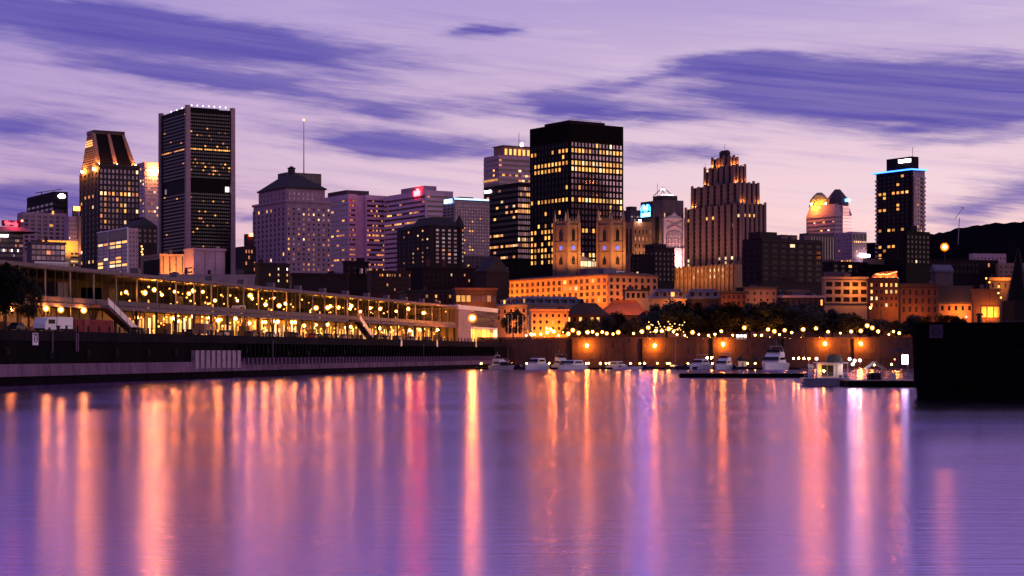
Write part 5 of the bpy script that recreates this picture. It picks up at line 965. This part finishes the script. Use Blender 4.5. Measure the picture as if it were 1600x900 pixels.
ta, tb = qt(107, 5.5), qt(168, 5.5); p = Q((ta + tb) / 2, 5.5); TL = (tb - ta) / 2
ct = empty('cargo_container', 'dark red corrugated cargo container behind the white truck', 'container', (p.x, p.y, PIERZ), QR)
cm = MB().box(-TL, TL, -1.15, 1.2, .1, 2.45); cm.build('body', 'container_red', ct)
rbm = MB().box(-.12, .12, -.07, .02, -1.1, 1.1).mesh('rib', 'container_red')
for i in range(22): link('rib', rbm, ct, (-TL + .4 + (2 * TL - .8) * i / 21, -1.16, 1.28))
MB().box(-TL * .55, TL * .0 - TL * .3, -1.3, -1.23, .1, 2.45).build('door', 'container_red', ct)
p = Q(qt(318, 6), 6); tl = empty('site_trailer', 'small beige site trailer with two dark windows on the quay', 'trailer', (p.x, p.y, PIERZ), QR)
MB().box(-2.4, 2.4, -1.1, 1.1, .5, 2.6).build('body', 'tan', tl); wheels(tl, (0,), 1.0, .35)
for x in (-1.2, .5): MB().box(x, x + .9, -1.16, -1.1, 1.5, 2.2).build('window', 'glass_black', tl)
p = Q(qt(372, 14.2), 14.2); vn = empty('white_van', 'white van parked on the upper gallery deck', 'van', (p.x, p.y, PIERZ + Z1), QR)
MB().extr([(-2.5, .4), (2.5, .4), (2.5, 2.0), (-1.2, 2.0), (-2.1, 1.2), (-2.5, 1.0)], 'y', -.9, .9).build('body', 'white_paint', vn); MB().box(-1.3, 1.9, -.96, -.9, 1.25, 1.75).build('window', 'glass_black', vn); wheels(vn, (-1.5, 1.6), .85, .36)

# ------------------------------------------------------------------ far quay wall and promenade
WT = 10.3
fw_ = empty('far_quay_wall', 'tall rust-brown harbour wall at the end of the basin, lit by orange lamps', 'wall', (0, FARY, 0))
xa, xb = xat(800, FARY) - 12, xat(1700, FARY); n = 26
MB().box(xa, xb, .7, 3, -2, WT - .6).build('core', 'wall_far', fw_)
for i in range(n):
    x0, x1 = xa + (xb - xa) * i / n, xa + (xb - xa) * (i + 1) / n
    for jr, (za, zc) in enumerate(((-2, 2.6), (2.65, 4.6), (4.65, 6.7), (6.75, 8.4), (8.45, WT - .55))):
        for kk in range(2):
            o_ = (x1 - x0) / 4 if jr % 2 else 0; e_ = rnd.uniform(0, .14); MB().box(x0 + o_ + (x1 - x0) * kk / 2 + .04, x0 + o_ + (x1 - x0) * (kk + 1) / 2 - .04, e_, 1.2, za, zc).build('wall_block', 'wall_far', fw_)
    MB().box(x0, x1, -.25, 1.6, WT - .5, WT).build('coping', 'wall_far', fw_)
    if i % 3 == 1: MB().box(x0 - .25, x0 + .25, -.35, .1, -2, WT - .5).build('fender_post', 'pile_dark', fw_)
for px in (935, 1090, 1160): pass
for nm, px, py in (('first', 917, 540), ('second', 1023, 540), ('third', 1130, 538), ('fourth', 1289, 537), ('fifth', 1345, 537)):
    Y = FARY - 1.9; z = zat(py, Y); o = empty('wall_lamp', 'glaring orange lamp on the harbour wall, %s from the left' % nm, 'lamp', (xat(px, Y), Y, z), 0, 'orange harbour wall lamps')
    MB().ball(0, 0, 0, .42, 0, 8, 6, 1.15).build('bulb', 'lamp_orange', o); MB().ball(0, 0, 0, .75, 0, 10, 7, 1.15).build('inner_halo', 'halo_inner_amber', o); MB().ball(0, 0, 0, 1.15, 0, 10, 7, 1.15).build('globe', 'halo_orange', o); MB().tube((0, 2.0, 1.1), (0, 0, .9), .08, 5).build('bracket', 'pole_black', o)  # both outer balls are painted halo shells around the bulb
slm = {}
row = [(822, 519), (835, 519), (845, 521), (855, 521), (865, 520), (873, 521), (895, 518), (904, 522), (926, 517), (933, 521), (948, 521), (958, 518), (990, 517), (1025, 517), (1034, 517), (1045, 516), (1058, 517), (1092, 516), (1107, 521), (1127, 516), (1163, 515), (1200, 515), (1218, 517), (1237, 515), (1275, 513), (1313, 513), (1355, 512), (1363, 515), (1389, 516), (1396, 513)]
row = sorted(row + [(830, 521), (860, 517), (880, 520), (888, 523), (918, 521), (941, 517), (966, 521), (1003, 520), (1013, 515), (1052, 513), (1070, 519), (1082, 521), (1117, 519), (1145, 518), (1180, 518), (1190, 521), (1210, 520), (1226, 516), (1255, 517), (1294, 517), (1330, 518), (1345, 519), (1372, 518), (1405, 519)])
for i, (px, py) in enumerate(row):
    Y = 662 + (i * 7) % 30; z = zat(py, Y); k = round(z - 9.2, 1)
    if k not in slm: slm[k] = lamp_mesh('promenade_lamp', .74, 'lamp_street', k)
    ks = rnd.choice((.62, .75, .9, 1.0, 1.15)); pl_ = link('promenade_lamp', slm[k], None, (xat(px, Y), Y, 9.2 + k * ks)); pl_.scale = (ks, ks, ks)
    tag(pl_, 'amber globe lamp on a post along the treed promenade, %s from the left' % ordw(i + 1), 'street lamp', 'promenade globe lamps')
bm_ = MB().ball(0, 0, .9, .26, 0, 6, 5).cyl(0, 0, 0, .7, .08, .08, 6, 1).mesh('bollard_light', ['lamp_yellow', 'pole_black'])
for ib, px in enumerate([838, 850, 870, 884, 910, 928, 951, 970, 978, 1010, 1016, 1032, 1041, 1055, 1066, 1075, 1100, 1109, 1118, 1136, 1151, 1156, 1164, 1189, 1201, 1226, 1234, 1253, 1280, 1306, 1355, 1380, 1404]):
    Y = 646 + rnd.uniform(0, 14); tag(link('bollard_light', bm_, None, (xat(px + rnd.uniform(-2, 2), Y), Y, 10.35 if Y < 641.6 else 9.25)), 'low glowing bollard light at the promenade edge, %s from the left' % ordw(ib + 1), 'lamp', 'promenade bollard lights')
sl_ = empty('string_lights', 'cluster of tiny festoon bulbs strung under the trees left of centre', 'string lights', (xat(1038, 690), 690, 9.2)); sb_ = MB().ball(0, 0, 0, .2, 0, 6, 4).mesh('bulb', 'lamp_tiny')
for i in range(34): link('bulb', sb_, sl_, (xat(1012 + 56 * i / 33, 690) - xat(1038, 690), rnd.uniform(-6, 0), zat(rnd.uniform(503, 520), 690) - 9.2))
MB().tube((-6.4, -3, 4.0), (0, -3, 3.2), .03, 4).tube((0, -3, 3.2), (7, -3, 4.0), .03, 4).build('cable', 'pole_black', sl_)
for i in range(3): MB().tube((-6.4 + 6.5 * i, -3, 0), (-6.4 + 6.5 * i, -3, 4.6), .07, 5).build('post', 'pole_black', sl_)
kio = empty('lit_kiosk', 'small brightly lit glass kiosk on the promenade behind the third orange lamp', 'kiosk', (xat(1158, 648), 648, 9.2))
MB().box(-1.9, 1.9, -1, 1, 2.2, 2.5).build('roof', 'metal_dark', kio)
for k in range(3): MB().box(-1.8 + 1.25 * k, -.75 + 1.25 * k, -1, -.9, .2, 2.1).build('lit_pane', 'lit_white', kio)
for k in range(4): MB().box(-1.9 + 1.22 * k, -1.8 + 1.22 * k, -1.02, -.9, 0, 2.2).build('post', 'metal_dark', kio)
# ------------------------------------------------------------------ trees
def crown_mesh(seed, leafmat, rx, rz, nl):
    r_ = random.Random(seed); mb = MB(); cl = []
    for i in range(34):
        while True:
            x, y, z = r_.uniform(-1, 1), r_.uniform(-1, 1), r_.uniform(-1, 1)
            if x * x + y * y + z * z < 1 and x * x + y * y + z * z > .12: break
        cl.append((x * rx, y * rx, z * rz * (1 if z > 0 else .8), r_.uniform(.9, 1.9)))
    for i in range(nl):
        cx, cy, cz, cr = r_.choice(cl); d = Vector((r_.gauss(0, 1), r_.gauss(0, 1), r_.gauss(0, 1))).normalized() * cr * (r_.random() ** .45)
        p = Vector((cx, cy, cz)) + d; s = r_.uniform(.18, .38); u = Vector((r_.gauss(0, 1), r_.gauss(0, 1), r_.gauss(0, .6))).normalized(); w = u.orthogonal().normalized()
        mb.add([p - u * s, p + w * s * .6, p + u * s, p - w * s * .6], [(0, 1, 2, 3)])
    return mb.mesh('crown', leafmat), cl
def trunk_mesh(cl, hb, seed):
    r_ = random.Random(seed); mb = MB(); top = Vector((r_.uniform(-.3, .3), r_.uniform(-.3, .3), hb * .85)); mb.tube((0, 0, -.3), top, .34, 7, 0, .24)
    for c in cl[:11]: e = Vector((c[0] * .8, c[1] * .8, hb + c[2] * .8 + 2.5)); m_ = top.lerp(e, .5) + Vector((0, 0, .4)); mb.tube(top, m_, .17, 5, 0, .11); mb.tube(m_, e, .11, 5, 0, .03)
    return mb.mesh('trunk', 'bark')
TV = []
for k in range(5):
    cm_, cl = crown_mesh(50 + k, 'leaf' if k % 2 else 'leaf_b', 4.4 + .4 * (k % 3), 4.2, 5200); TV.append((cm_, trunk_mesh(cl, 3.4, k)))
def tree(px, ptop, Y, zg, label, grp, wide=1.0):
    H = zat(ptop, Y) - zg; s = H / 11.4; k = rnd.randrange(5)
    o = empty('leafy_tree', label, 'tree', (xat(px, Y), Y, zg), rnd.uniform(0, 6.28), grp); o.scale = (s * wide, s * wide, s)
    link('trunk', TV[k][1], o, (0, 0, 0)); link('crown', TV[k][0], o, (0, 0, 6.6)); return o
tops = [(893, 503), (918, 497), (942, 493), (968, 489), (992, 497), (1022, 486), (1042, 468), (1062, 478), (1084, 474), (1106, 473), (1128, 482), (1150, 474), (1172, 472), (1192, 470), (1212, 473), (1234, 470), (1256, 472), (1278, 477), (1300, 482), (1322, 486), (1344, 494), (1372, 496), (1400, 500), (1424, 493), (1446, 500), (1470, 488), (1494, 494)]
for i, (px, py) in enumerate(tops): tree(px, py, 684 + (i * 13) % 40, 9.2, 'dark leafy tree in the dense promenade row, %s from the left' % ordw(i + 1), 'promenade trees', 1.35)
tree(802, 482, 690, 9.2, 'round dark tree standing alone right of the glass pavilion', None, .9)
p = Q(qt(12, 7), 7); tree(8, 408, p.y, PIERZ, 'dark leafy tree at the left edge of the quay', None, .8)
p = Q(qt(40, 9), 9); tree(44, 425, p.y, PIERZ, 'dark leafy tree right of the leftmost arcade lamp', None, .5)
fp = MB().cyl(0, 0, 0, 9, .09, .05, 6).ball(0, 0, 9.05, .14, 0, 6, 4).mesh('flagpole', 'white_paint')
for i, px in enumerate((794, 800, 809, 817, 825, 832)): tag(link('flagpole', fp, None, (xat(px, 668 + i), 668 + i, 9.2)), 'slender white flagpole right of the glass pavilion, %s from the left' % ordw(i + 1), 'flagpole', 'row of flagpoles')
lp = MB().cyl(0, 0, 0, 24, .2, .14, 6).mesh('tall_post', 'pole_black')
for px, tx, h in ((1090, 'thin dark post rising before the harbour wall, left of centre trees', .5), (1376, 'tall dark post before the brick inn', .85)):
    o = link('tall_post', lp, None, (xat(px, 630), 630, -1)); o.scale = (1, 1, h); tag(o, tx, 'post')

# ------------------------------------------------------------------ marina docks and boats
def dock(label, px0, px1, Y, w, h=.5, mat='wood_dark'):
    x0, x1 = xat(px0, Y), xat(px1, Y); o = empty('floating_dock', label, 'dock', ((x0 + x1) / 2, Y, 0)); L = (x1 - x0) / 2
    MB().box(-L, L, 0, w, -.3, h).build('float', 'pile_dark', o); n = max(3, int(L / 2.5))
    for i in range(n): MB().box(-L + 2 * L * i / n + .03, -L + 2 * L * (i + 1) / n - .03, -.06, w + .06, h, h + .1).build('deck_panel', mat, o)
    return o
dock('long floating dock under the moored boats at the end of the basin', 742, 1250, 560, 3.0, .45)
dock('dark floating dock before the yachts, left of the ferry', 1063, 1262, 372, 3.0, .75)
for idk, (px, Y) in enumerate(((752, 558), (787, 558), (800, 558), (823, 558), (851, 558), (858, 565), (916, 558), (920, 570), (938, 558), (947, 566), (952, 570), (985, 558), (1000, 558), (1007, 570), (1027, 570), (1043, 558), (1046, 558), (1075, 566), (1107, 570), (1113, 560), (1168, 560), (1180, 558), (1366, 290), (1393, 300))):
    py = 567 if Y < 560 else 564; z = 1.75 if Y > 400 else 3.1
    tag(link('dock_light', MB().ball(0, 0, 0, .24 if Y > 400 else .14, 0, 6, 5).cyl(0, 0, -1.6 if Y > 400 else -2, -.15, .05, .05, 5, 1).mesh('dock_light', ['lamp_yellow', 'pole_black']), None, (xat(px, Y), Y, z)), 'small yellow pedestal light on the marina docks, %s along from the left' % ordw(idk + 1), 'lamp', 'dock pedestal lights')
for px, py in ((1105, 559), (1112, 559)): tag(link('dock_lantern', MB().ball(0, 0, 0, .3, 0, 8, 5).cyl(0, 0, -3, -.2, .05, .05, 5, 1).mesh('dock_lantern', ['lamp_bulb', 'pole_black']), None, at(px, py, 590)), '%s amber lantern of the pair between two yachts' % ('left' if px < 1108 else 'right'), 'lamp', 'pair of amber lanterns')
def hull(L, B, hd, mat, o):
    st = 9; vs = []; fs = []
    for i in range(st + 1):
        f = i / st; w = B / 2 * min(1, (max(f, .005) * 2.0) ** .55); z = hd * (1.18 - .18 * f); y = -L / 2 + L * f
        vs += [(-w, y - (.5 if i == 0 else 0), z), (-w * .82, y, -.25), (w * .82, y, -.25), (w, y - (.5 if i == 0 else 0), z)]
    for i in range(st):
        a, b_ = 4 * i, 4 * i + 4
        for k in range(3): fs.append((a + k, b_ + k, b_ + k + 1, a + k + 1))
        fs.append((a + 3, b_ + 3, b_, a))
    fs += [(0, 1, 2, 3), (4 * st + 3, 4 * st + 2, 4 * st + 1, 4 * st)]
    return MB().add(vs, fs).build('hull', mat, o)
def yacht(px, Y, L, label, rz=0.0, fly=True, bimini=False, mat='hull_white', h=1.0, dark=False):
    o = empty('motor_yacht', label, 'boat', (xat(px, Y), Y, 0), rz); B = L * .37; hd = 1.25 * h
    hull(L, B, hd, mat, o)
    MB().box(-B * .46, B * .46, -L * .1, L * .42, hd * .95, hd + .25).build('deck', 'hull_white', o)
    c = MB().frus((-B * .42, B * .42, -L * .16, L * .36), hd + .2, (-B * .36, B * .36, -L * .02, L * .32), hd + 1.7 * h).build('cabin', 'hull_white', o)
    MB().frus((-B * .40, B * .40, -L * .145, -L * .05), hd + .75 * h, (-B * .365, B * .365, -L * .055, L * .0), hd + 1.45 * h).build('windscreen', 'glass_black', c)
    for s_ in (-1, 1): MB().box(s_ * B * .39, s_ * B * .425, L * .0, L * .28, hd + .8 * h, hd + 1.3 * h).build('side_window', 'glass_black', c)
    if fly:
        f = MB().frus((-B * .38, B * .38, L * .02, L * .34), hd + 1.7 * h, (-B * .33, B * .33, L * .08, L * .33), hd + 2.5 * h).build('flybridge', 'hull_white', o)
        MB().frus((-B * .34, B * .34, L * .035, L * .08), hd + 2.5 * h, (-B * .32, B * .32, L * .08, L * .1), hd + 3.0 * h).build('fly_screen', 'glass_black', f)
        ar = MB(); 
        for s_ in (-1, 1): ar.tube((s_ * B * .33, L * .3, hd + 2.5 * h), (s_ * B * .28, L * .24, hd + 3.7 * h), .06, 4)
        ar.tube((-B * .28, L * .24, hd + 3.7 * h), (B * .28, L * .24, hd + 3.7 * h), .08, 4).tube((0, L * .24, hd + 3.7 * h), (0, L * .26, hd + 4.9 * h), .03, 4); ar.build('radar_arch', 'hull_white', f)
    if bimini:
        q = hd + (2.5 if fly else 1.7) * h; b_ = MB().box(-B * .36, B * .36, L * .08, L * .34, q + 1.25, q + 1.35).build('canopy', 'canvas_cream' if not dark else 'canvas_dark', o)
        ps = MB()
        for sx_ in (-1, 1):
            for yy in (.1, .32): ps.tube((sx_ * B * .34, L * yy, q), (sx_ * B * .34, L * yy, q + 1.25), .035, 4)
        ps.build('canopy_poles', 'metal_grey', b_)
    rl = MB(); 
    for i in range(6):
        f = i / 5; w = B / 2 * min(1, (max(.02 + f * .45, .01) * 2.0) ** .55) * .95; y = -L / 2 + L * (.02 + f * .45)
        for s_ in (-1, 1): rl.tube((s_ * w, y, hd * 1.1), (s_ * w, y, hd * 1.1 + .6), .025, 4)
        if i:
            for s_ in (-1, 1): rl.tube((s_ * pw_, py_, hd * 1.1 + .6), (s_ * w, y, hd * 1.1 + .6), .025, 4)
        pw_, py_ = w, y
    rl.build('bow_rail', 'metal_grey', o)
    if dark: MB().box(-B * .47, B * .47, -L * .4, -L * .05, hd * 1.2, hd * 1.2 + .7).build('deck_cover', 'canvas_dark', o)
    return o
yacht(785, 556, 9, 'dark-covered motorboat with pale flybridge box, leftmost in the marina', .75, True, False, dark=True, h=.85)
yacht(836, 552, 10.5, 'white motor yacht with dark windscreen, second boat from the left', -.55, False, h=1.15)
yacht(880, 560, 9, 'flybridge boat behind the pale yacht left of the first orange lamp', .5, True, True, h=.95, dark=True)
yacht(893, 550, 10.5, 'sleek pale yacht in front of the flybridge boat left of the first orange lamp', -.75, False, h=.95)
yacht(968, 560, 8.5, 'small pale cabin cruiser between the first two orange lamps', .8, False, h=.8)
yacht(1092, 556, 10.5, 'white cabin cruiser with canopy, left of the third orange lamp', -.6, False, True, h=1.05)
yacht(1129, 553, 11, 'tall white flybridge yacht directly below the third orange lamp', -.45, True, True, h=.95)
yacht(1207, 553, 16.5, 'largest white flybridge yacht with two dark window bands', -.42, True, False, h=1.4)
sb = empty('sailing_boat', 'small dark sailing boat with tall bare mast by the second orange lamp', 'boat', (xat(1054, 558), 558, 0), .6)
hull(7.5, 2.3, .8, 'hull_navy', sb); MB().frus((-.7, .7, -1, 1.5), .8, (-.5, .5, -.7, 1.2), 1.3).build('cabin', 'hull_white', sb); MB().tube((0, -.4, .8), (0, -.4, 11.5), .06, 5, 0, .04).build('mast', 'metal_grey', sb); MB().tube((0, -.4, 1.8), (0, 2.9, 1.8), .09, 5).build('boom', 'canvas_dark', sb)
def skiff(px, Y, L, label, rz, mat='hull_navy'):
    o = empty('open_boat', label, 'boat', (xat(px, Y), Y, 0), rz); hull(L, L * .34, .75, mat, o); MB().frus((-.7, .7, -.6, .8), .75, (-.55, .55, -.1, .6), 1.5).build('windscreen', 'glass_black', o); MB().box(-.4, .4, L * .45, L * .52, .2, 1.1).build('outboard_motor', 'rubber', o); return o
skiff(812, 556, 6, 'low dark open boat between the two leftmost marina boats', 1.2); skiff(985, 556, 6.5, 'low pale open boat right of the small cabin cruiser', 1.3, 'hull_white'); skiff(1010, 556, 6, 'low dark open boat below the second orange lamp', 1.1); skiff(1148, 556, 6.5, 'low dark open boat right of the tall flybridge yacht', 1.35); skiff(1073, 553, 6, 'low dark open boat left of the canopied cabin cruiser', 1.2)
def parasol(px, py0, py1, Y, wpx, label, zb, mat='canvas_dark'):
    o = empty('parasol', label, 'parasol', (xat(px, Y), Y, zb)); z0, z1 = zat(py0, Y) - zb, zat(py1, Y) - zb; r = wpx / 2 / F * Y
    MB().tube((0, 0, 0), (0, 0, z1), .05, 5).build('pole', 'pole_black', o); MB().cyl(0, 0, z0, z1, r, r * .06, 8).build('canopy', mat, o)
parasol(1157, 563, 557, 566, 17, 'dark parasol on the dock right of the tall flybridge yacht', .5); parasol(1181, 563, 557, 566, 14, 'smaller dark parasol beside the largest yacht', .5)
hut = empty('dock_hut', 'small pale dock hut beneath the dark parasol', 'hut', (xat(1160, 565), 565, .55)); MB().box(-1.2, 1.2, -.8, .8, 0, 1.9).build('wall', 'white_paint', hut); MB().frus((-1.5, 1.5, -1.1, 1.1), 1.9, (-.3, .3, -.3, .3), 2.5).build('roof', 'roof_dark', hut); MB().box(-.4, .3, -.86, -.8, 0, 1.6).build('door', 'metal_grey', hut)

# ------------------------------------------------------------------ lit ferry pontoon at right
FY = 280
fr = empty('shuttle_ferry', 'small pale shuttle ferry with open cabin and white floodlights', 'ferry', (xat(1288, FY), FY, 0)); K_ = FY / F
def fx(px): return (px - 1288) * K_
def fz(py): return (603 - py) * K_
MB().extr([(fx(1254), fz(590)), (fx(1325), fz(591)), (fx(1319), fz(600)), (fx(1314), -.2), (fx(1258), -.2), (fx(1252), fz(597))], 'y', -1.6, 1.6).build('hull', 'metal_grey', fr)
MB().box(fx(1254), fx(1325), -1.75, -1.6, fz(591.5), fz(590)).build('rub_rail', 'white_paint', fr)
cbn = MB().box(fx(1277), fx(1318), .6, 1.4, fz(590), fz(568)).build('cabin_back', 'white_paint', fr); MB().box(fx(1273), fx(1323), -1.5, 1.5, fz(568), fz(566.5)).build('roof', 'white_paint', fr)
MB().extr([(fx(1291), fz(566)), (fx(1318), fz(566)), (fx(1315), fz(556)), (fx(1300), fz(554)), (fx(1294), fz(557))], 'y', .2, 1.4).build('upper_canopy', 'metal_dark', fr)
for px in (1274, 1290, 1305, 1322): MB().box(fx(px) - .05, fx(px) + .05, -1.45, -1.3, fz(590), fz(567)).build('post', 'white_paint', fr)
stp = MB()
for k in range(9): stp.box(fx(1263), fx(1273), -1 + .18 * k, -.8 + .18 * k, fz(589) + .22 * k, fz(589) + .22 * k + .06)
stp.tube((fx(1262), -1.2, fz(590)), (fx(1262), -1.2, fz(562)), .05, 4).tube((fx(1274), -1.2, fz(590)), (fx(1274), -1.2, fz(560)), .05, 4); stp.build('boarding_stair', 'white_paint', fr)
MB().box(fx(1285), fx(1303), .5, .62, fz(588), fz(571)).build('planting_screen', 'green_dark', fr)
rl = MB()
for px in range(1255, 1326, 6): rl.tube((fx(px), -1.6, fz(590)), (fx(px), -1.6, fz(583)), .025, 4)
for py in (583, 586.5): rl.tube((fx(1254), -1.6, fz(py)), (fx(1325), -1.6, fz(py)), .03, 4)
rl.build('deck_rail', 'white_paint', fr)
for px in (1268, 1312, 1319): MB().box(fx(px) - .25, fx(px) + .25, -.8, -.3, fz(590), fz(586)).build('seat', 'metal_grey', fr)
MB().ball(fx(1287), -.2, fz(580), .13, 0, 6, 5).build('cabin_lamp', 'lamp_bulb', fr)
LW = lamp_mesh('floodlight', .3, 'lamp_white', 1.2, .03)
for px, py, tx in ((1274.5, 560.5, 'glaring white floodlight at the left end of the ferry roof'), (1326, 561, 'glaring white floodlight at the right end of the ferry roof'), (1331, 569, 'lower white floodlight right of the ferry'), (1342, 563, 'small white floodlight on the pole right of the ferry'), (1334, 563.5, 'faint white floodlight between the two right of the ferry')):
    tag(link('floodlight', LW, None, (xat(px, FY), FY - .8, zat(py, FY))), tx, 'floodlight', 'white ferry floodlights')
for i, px in enumerate((1240, 1248, 1256, 1264)): tag(link('string_bulb', MB().ball(0, 0, 0, .16, 0, 6, 5).tube((0, 0, 0), (0, 0, -2.6), .03, 4, 1).mesh('string_bulb', ['lamp_bulb', 'pole_black']), None, (xat(px, 330), 330, zat(560, 330))), 'amber bulb in the row left of the ferry, %s from the left' % ordw(i + 1), 'lamp', 'bulbs left of the ferry')
pd = empty('landing_pontoon', 'dark landing pontoon with pale deck right of the ferry', 'dock', (xat(1380, 271), 271, 0)); PX = 271 / F
def gx(px): return (px - 1380) * PX
MB().box(gx(1326), gx(1450), 0, 7, -.3, .85).build('float', 'pile_dark', pd)
for i in range(12): x0 = gx(1326) + (gx(1450) - gx(1326)) * i / 12; MB().box(x0 + .02, x0 + (gx(1450) - gx(1326)) / 12 - .02, -.1, 7.1, .85, .97).build('deck_board', 'conc_pale', pd)
rl = MB()
for px in range(1328, 1446, 8): rl.tube((gx(px), .1, .95), (gx(px), .1, 2.0), .03, 4)
for z in (1.3, 1.65, 2.0): rl.tube((gx(1370), .1, z), (gx(1446), .1, z), .03, 4)
rl.build('railing', 'metal_grey', pd)
cn = empty('ridge_tent', 'small cream ridge tent on the landing pontoon', 'tent', (xat(1367, 275), 275, .97)); q = 275 / F
MB().add([(-15 * q, -1.5, 1.55), (0, -1.5, 2.55), (15 * q, -1.5, 1.55), (-15 * q, 1.5, 1.55), (0, 1.5, 2.55), (15 * q, 1.5, 1.55), (-15 * q, -1.5, 1.65), (0, -1.5, 2.68), (15 * q, -1.5, 1.65), (-15 * q, 1.5, 1.65), (0, 1.5, 2.68), (15 * q, 1.5, 1.65)],
         [(0, 1, 4, 3), (1, 2, 5, 4), (7, 6, 9, 10), (8, 7, 10, 11), (0, 6, 7, 1), (1, 7, 8, 2), (3, 4, 10, 9), (4, 5, 11, 10), (0, 3, 9, 6), (2, 8, 11, 5)]).build('canopy', 'canvas_cream', cn)
for sx_ in (-13, 13):
    for yy in (-1.3, 1.3): MB().tube((sx_ * q, yy, 0), (sx_ * q, yy, 1.7), .05, 5).build('leg', 'metal_grey', cn)
MB().box(-11 * q, 11 * q, .6, 1.1, 0, 1.0).build('counter', 'canvas_dark', cn)
parasol(1405, 549, 543, 285, 30, 'wide dark parasol behind the landing pontoon', .9)
bx_ = empty('lit_sign_box', 'glowing white sign box on a post at the right of the pontoon', 'sign', (xat(1414, 276), 276, .97)); q = 276 / F
MB().box(-4.5 * q, 4.5 * q, -.1, .1, zat(569, 276) - .97, zat(554.5, 276) - .97).build('light_panel', 'sign_white', bx_); MB().tube((4.5 * q, 0, 0), (4.5 * q, 0, zat(553, 276) - .97), .05, 5).build('post', 'metal_grey', bx_)
ck = empty('ticket_counter', 'white ticket counter on the landing pontoon', 'counter', (xat(1396, 274), 274, .97)); MB().box(-.35, .35, -.3, .3, 0, 1.0).build('body', 'white_paint', ck); MB().box(-.42, .42, -.38, .38, 1.0, 1.06).build('top', 'metal_grey', ck)
light('red_beacon', None, at(1398, 562, 277), 25, (1, .03, .03), .1); tag(link('red_beacon', MB().ball(0, 0, 0, .1, 0, 6, 5).cyl(0, 0, -1.5, -.1, .03, .03, 5, 1).mesh('red_beacon', ['lamp_red', 'pole_black']), None, at(1398, 561.5, 277.4)), 'small red light under the wide parasol', 'lamp')

# ------------------------------------------------------------------ black pier at right
bp_ = empty('black_pier', 'massive black pier head filling the right edge of the picture', 'pier', (0, 0, 0))
def pierpoly(off): 
    x0 = xat(1433, 200) + off; pts_ = []
    for k in range(7): a = math.pi + k * math.pi / 12; pts_.append((x0 + 3 + 3 * math.cos(a), 199.5 + 3 + off * .6 + 3 * math.sin(a)))
    return pts_ + [(140, 188 + off * .6), (140, 420), (x0 + 54, 420)]
S('tyre_black', (.004, .004, .004), spec=.02); S('pier_black', (.003, .0025, .0035), rough=.9, var=.4, spec=.02)
MB().prism(pierpoly(.9), -2, 1.2, 0, pierpoly(.5)).build('foot', 'pier_black', bp_); MB().prism(pierpoly(.25), 1.2, 7.9, 0, pierpoly(0)).build('wall', 'pier_black', bp_); MB().prism(pierpoly(-.12), 7.9, 8.25).build('coping', 'pier_black', bp_)
for i in range(9):
    x = 48 + i * 3.6; y = 196.6 - (x - 46) * .123 - .42; MB().box(x - .1, x + .1, y, y + .5, 1.6, 7.6).build('fender_board', 'pier_black', bp_)
tyb = ty.copy(); tyb.materials[0] = MATS['tyre_black']
for i in range(7): link('tyre_fender', tyb, bp_, (49 + i * 4.1, 196.2 - (3 + i * 4.1) * .123 - .5, 4.5 + rnd.uniform(-.5, .5)))
for i in range(4): link('bollard', bo, bp_, (50 + i * 7, 198.5 - i * .8, 8.25))
MB().tube((xat(1545, 194), 195, 8.3), (70, 192, 8.3), .05, 4).build('edge_rail', 'conc_grey', bp_)
s2 = empty('pier_sign', 'dim square sign with ring symbol on the black pier wall', 'sign', (xat(1458, 196), 194.6, zat(518, 196)), -.12)
MB().box(-.7, .7, -.06, .06, -.7, .7).build('panel', 'sign_dim', s2) if 'sign_dim' in MATS else (S('sign_dim', (.05, .03, .06)), MB().box(-.7, .7, -.06, .06, -.7, .7).build('panel', 'sign_dim', s2))
rg = MB()
for i in range(16): a, b_ = 2 * math.pi * i / 16, 2 * math.pi * (i + 1) / 16; rg.tube((.38 * math.cos(a), -.1, .38 * math.sin(a)), (.38 * math.cos(b_), -.1, .38 * math.sin(b_)), .05, 4)
rg.build('ring_symbol', 'pole_black', s2)
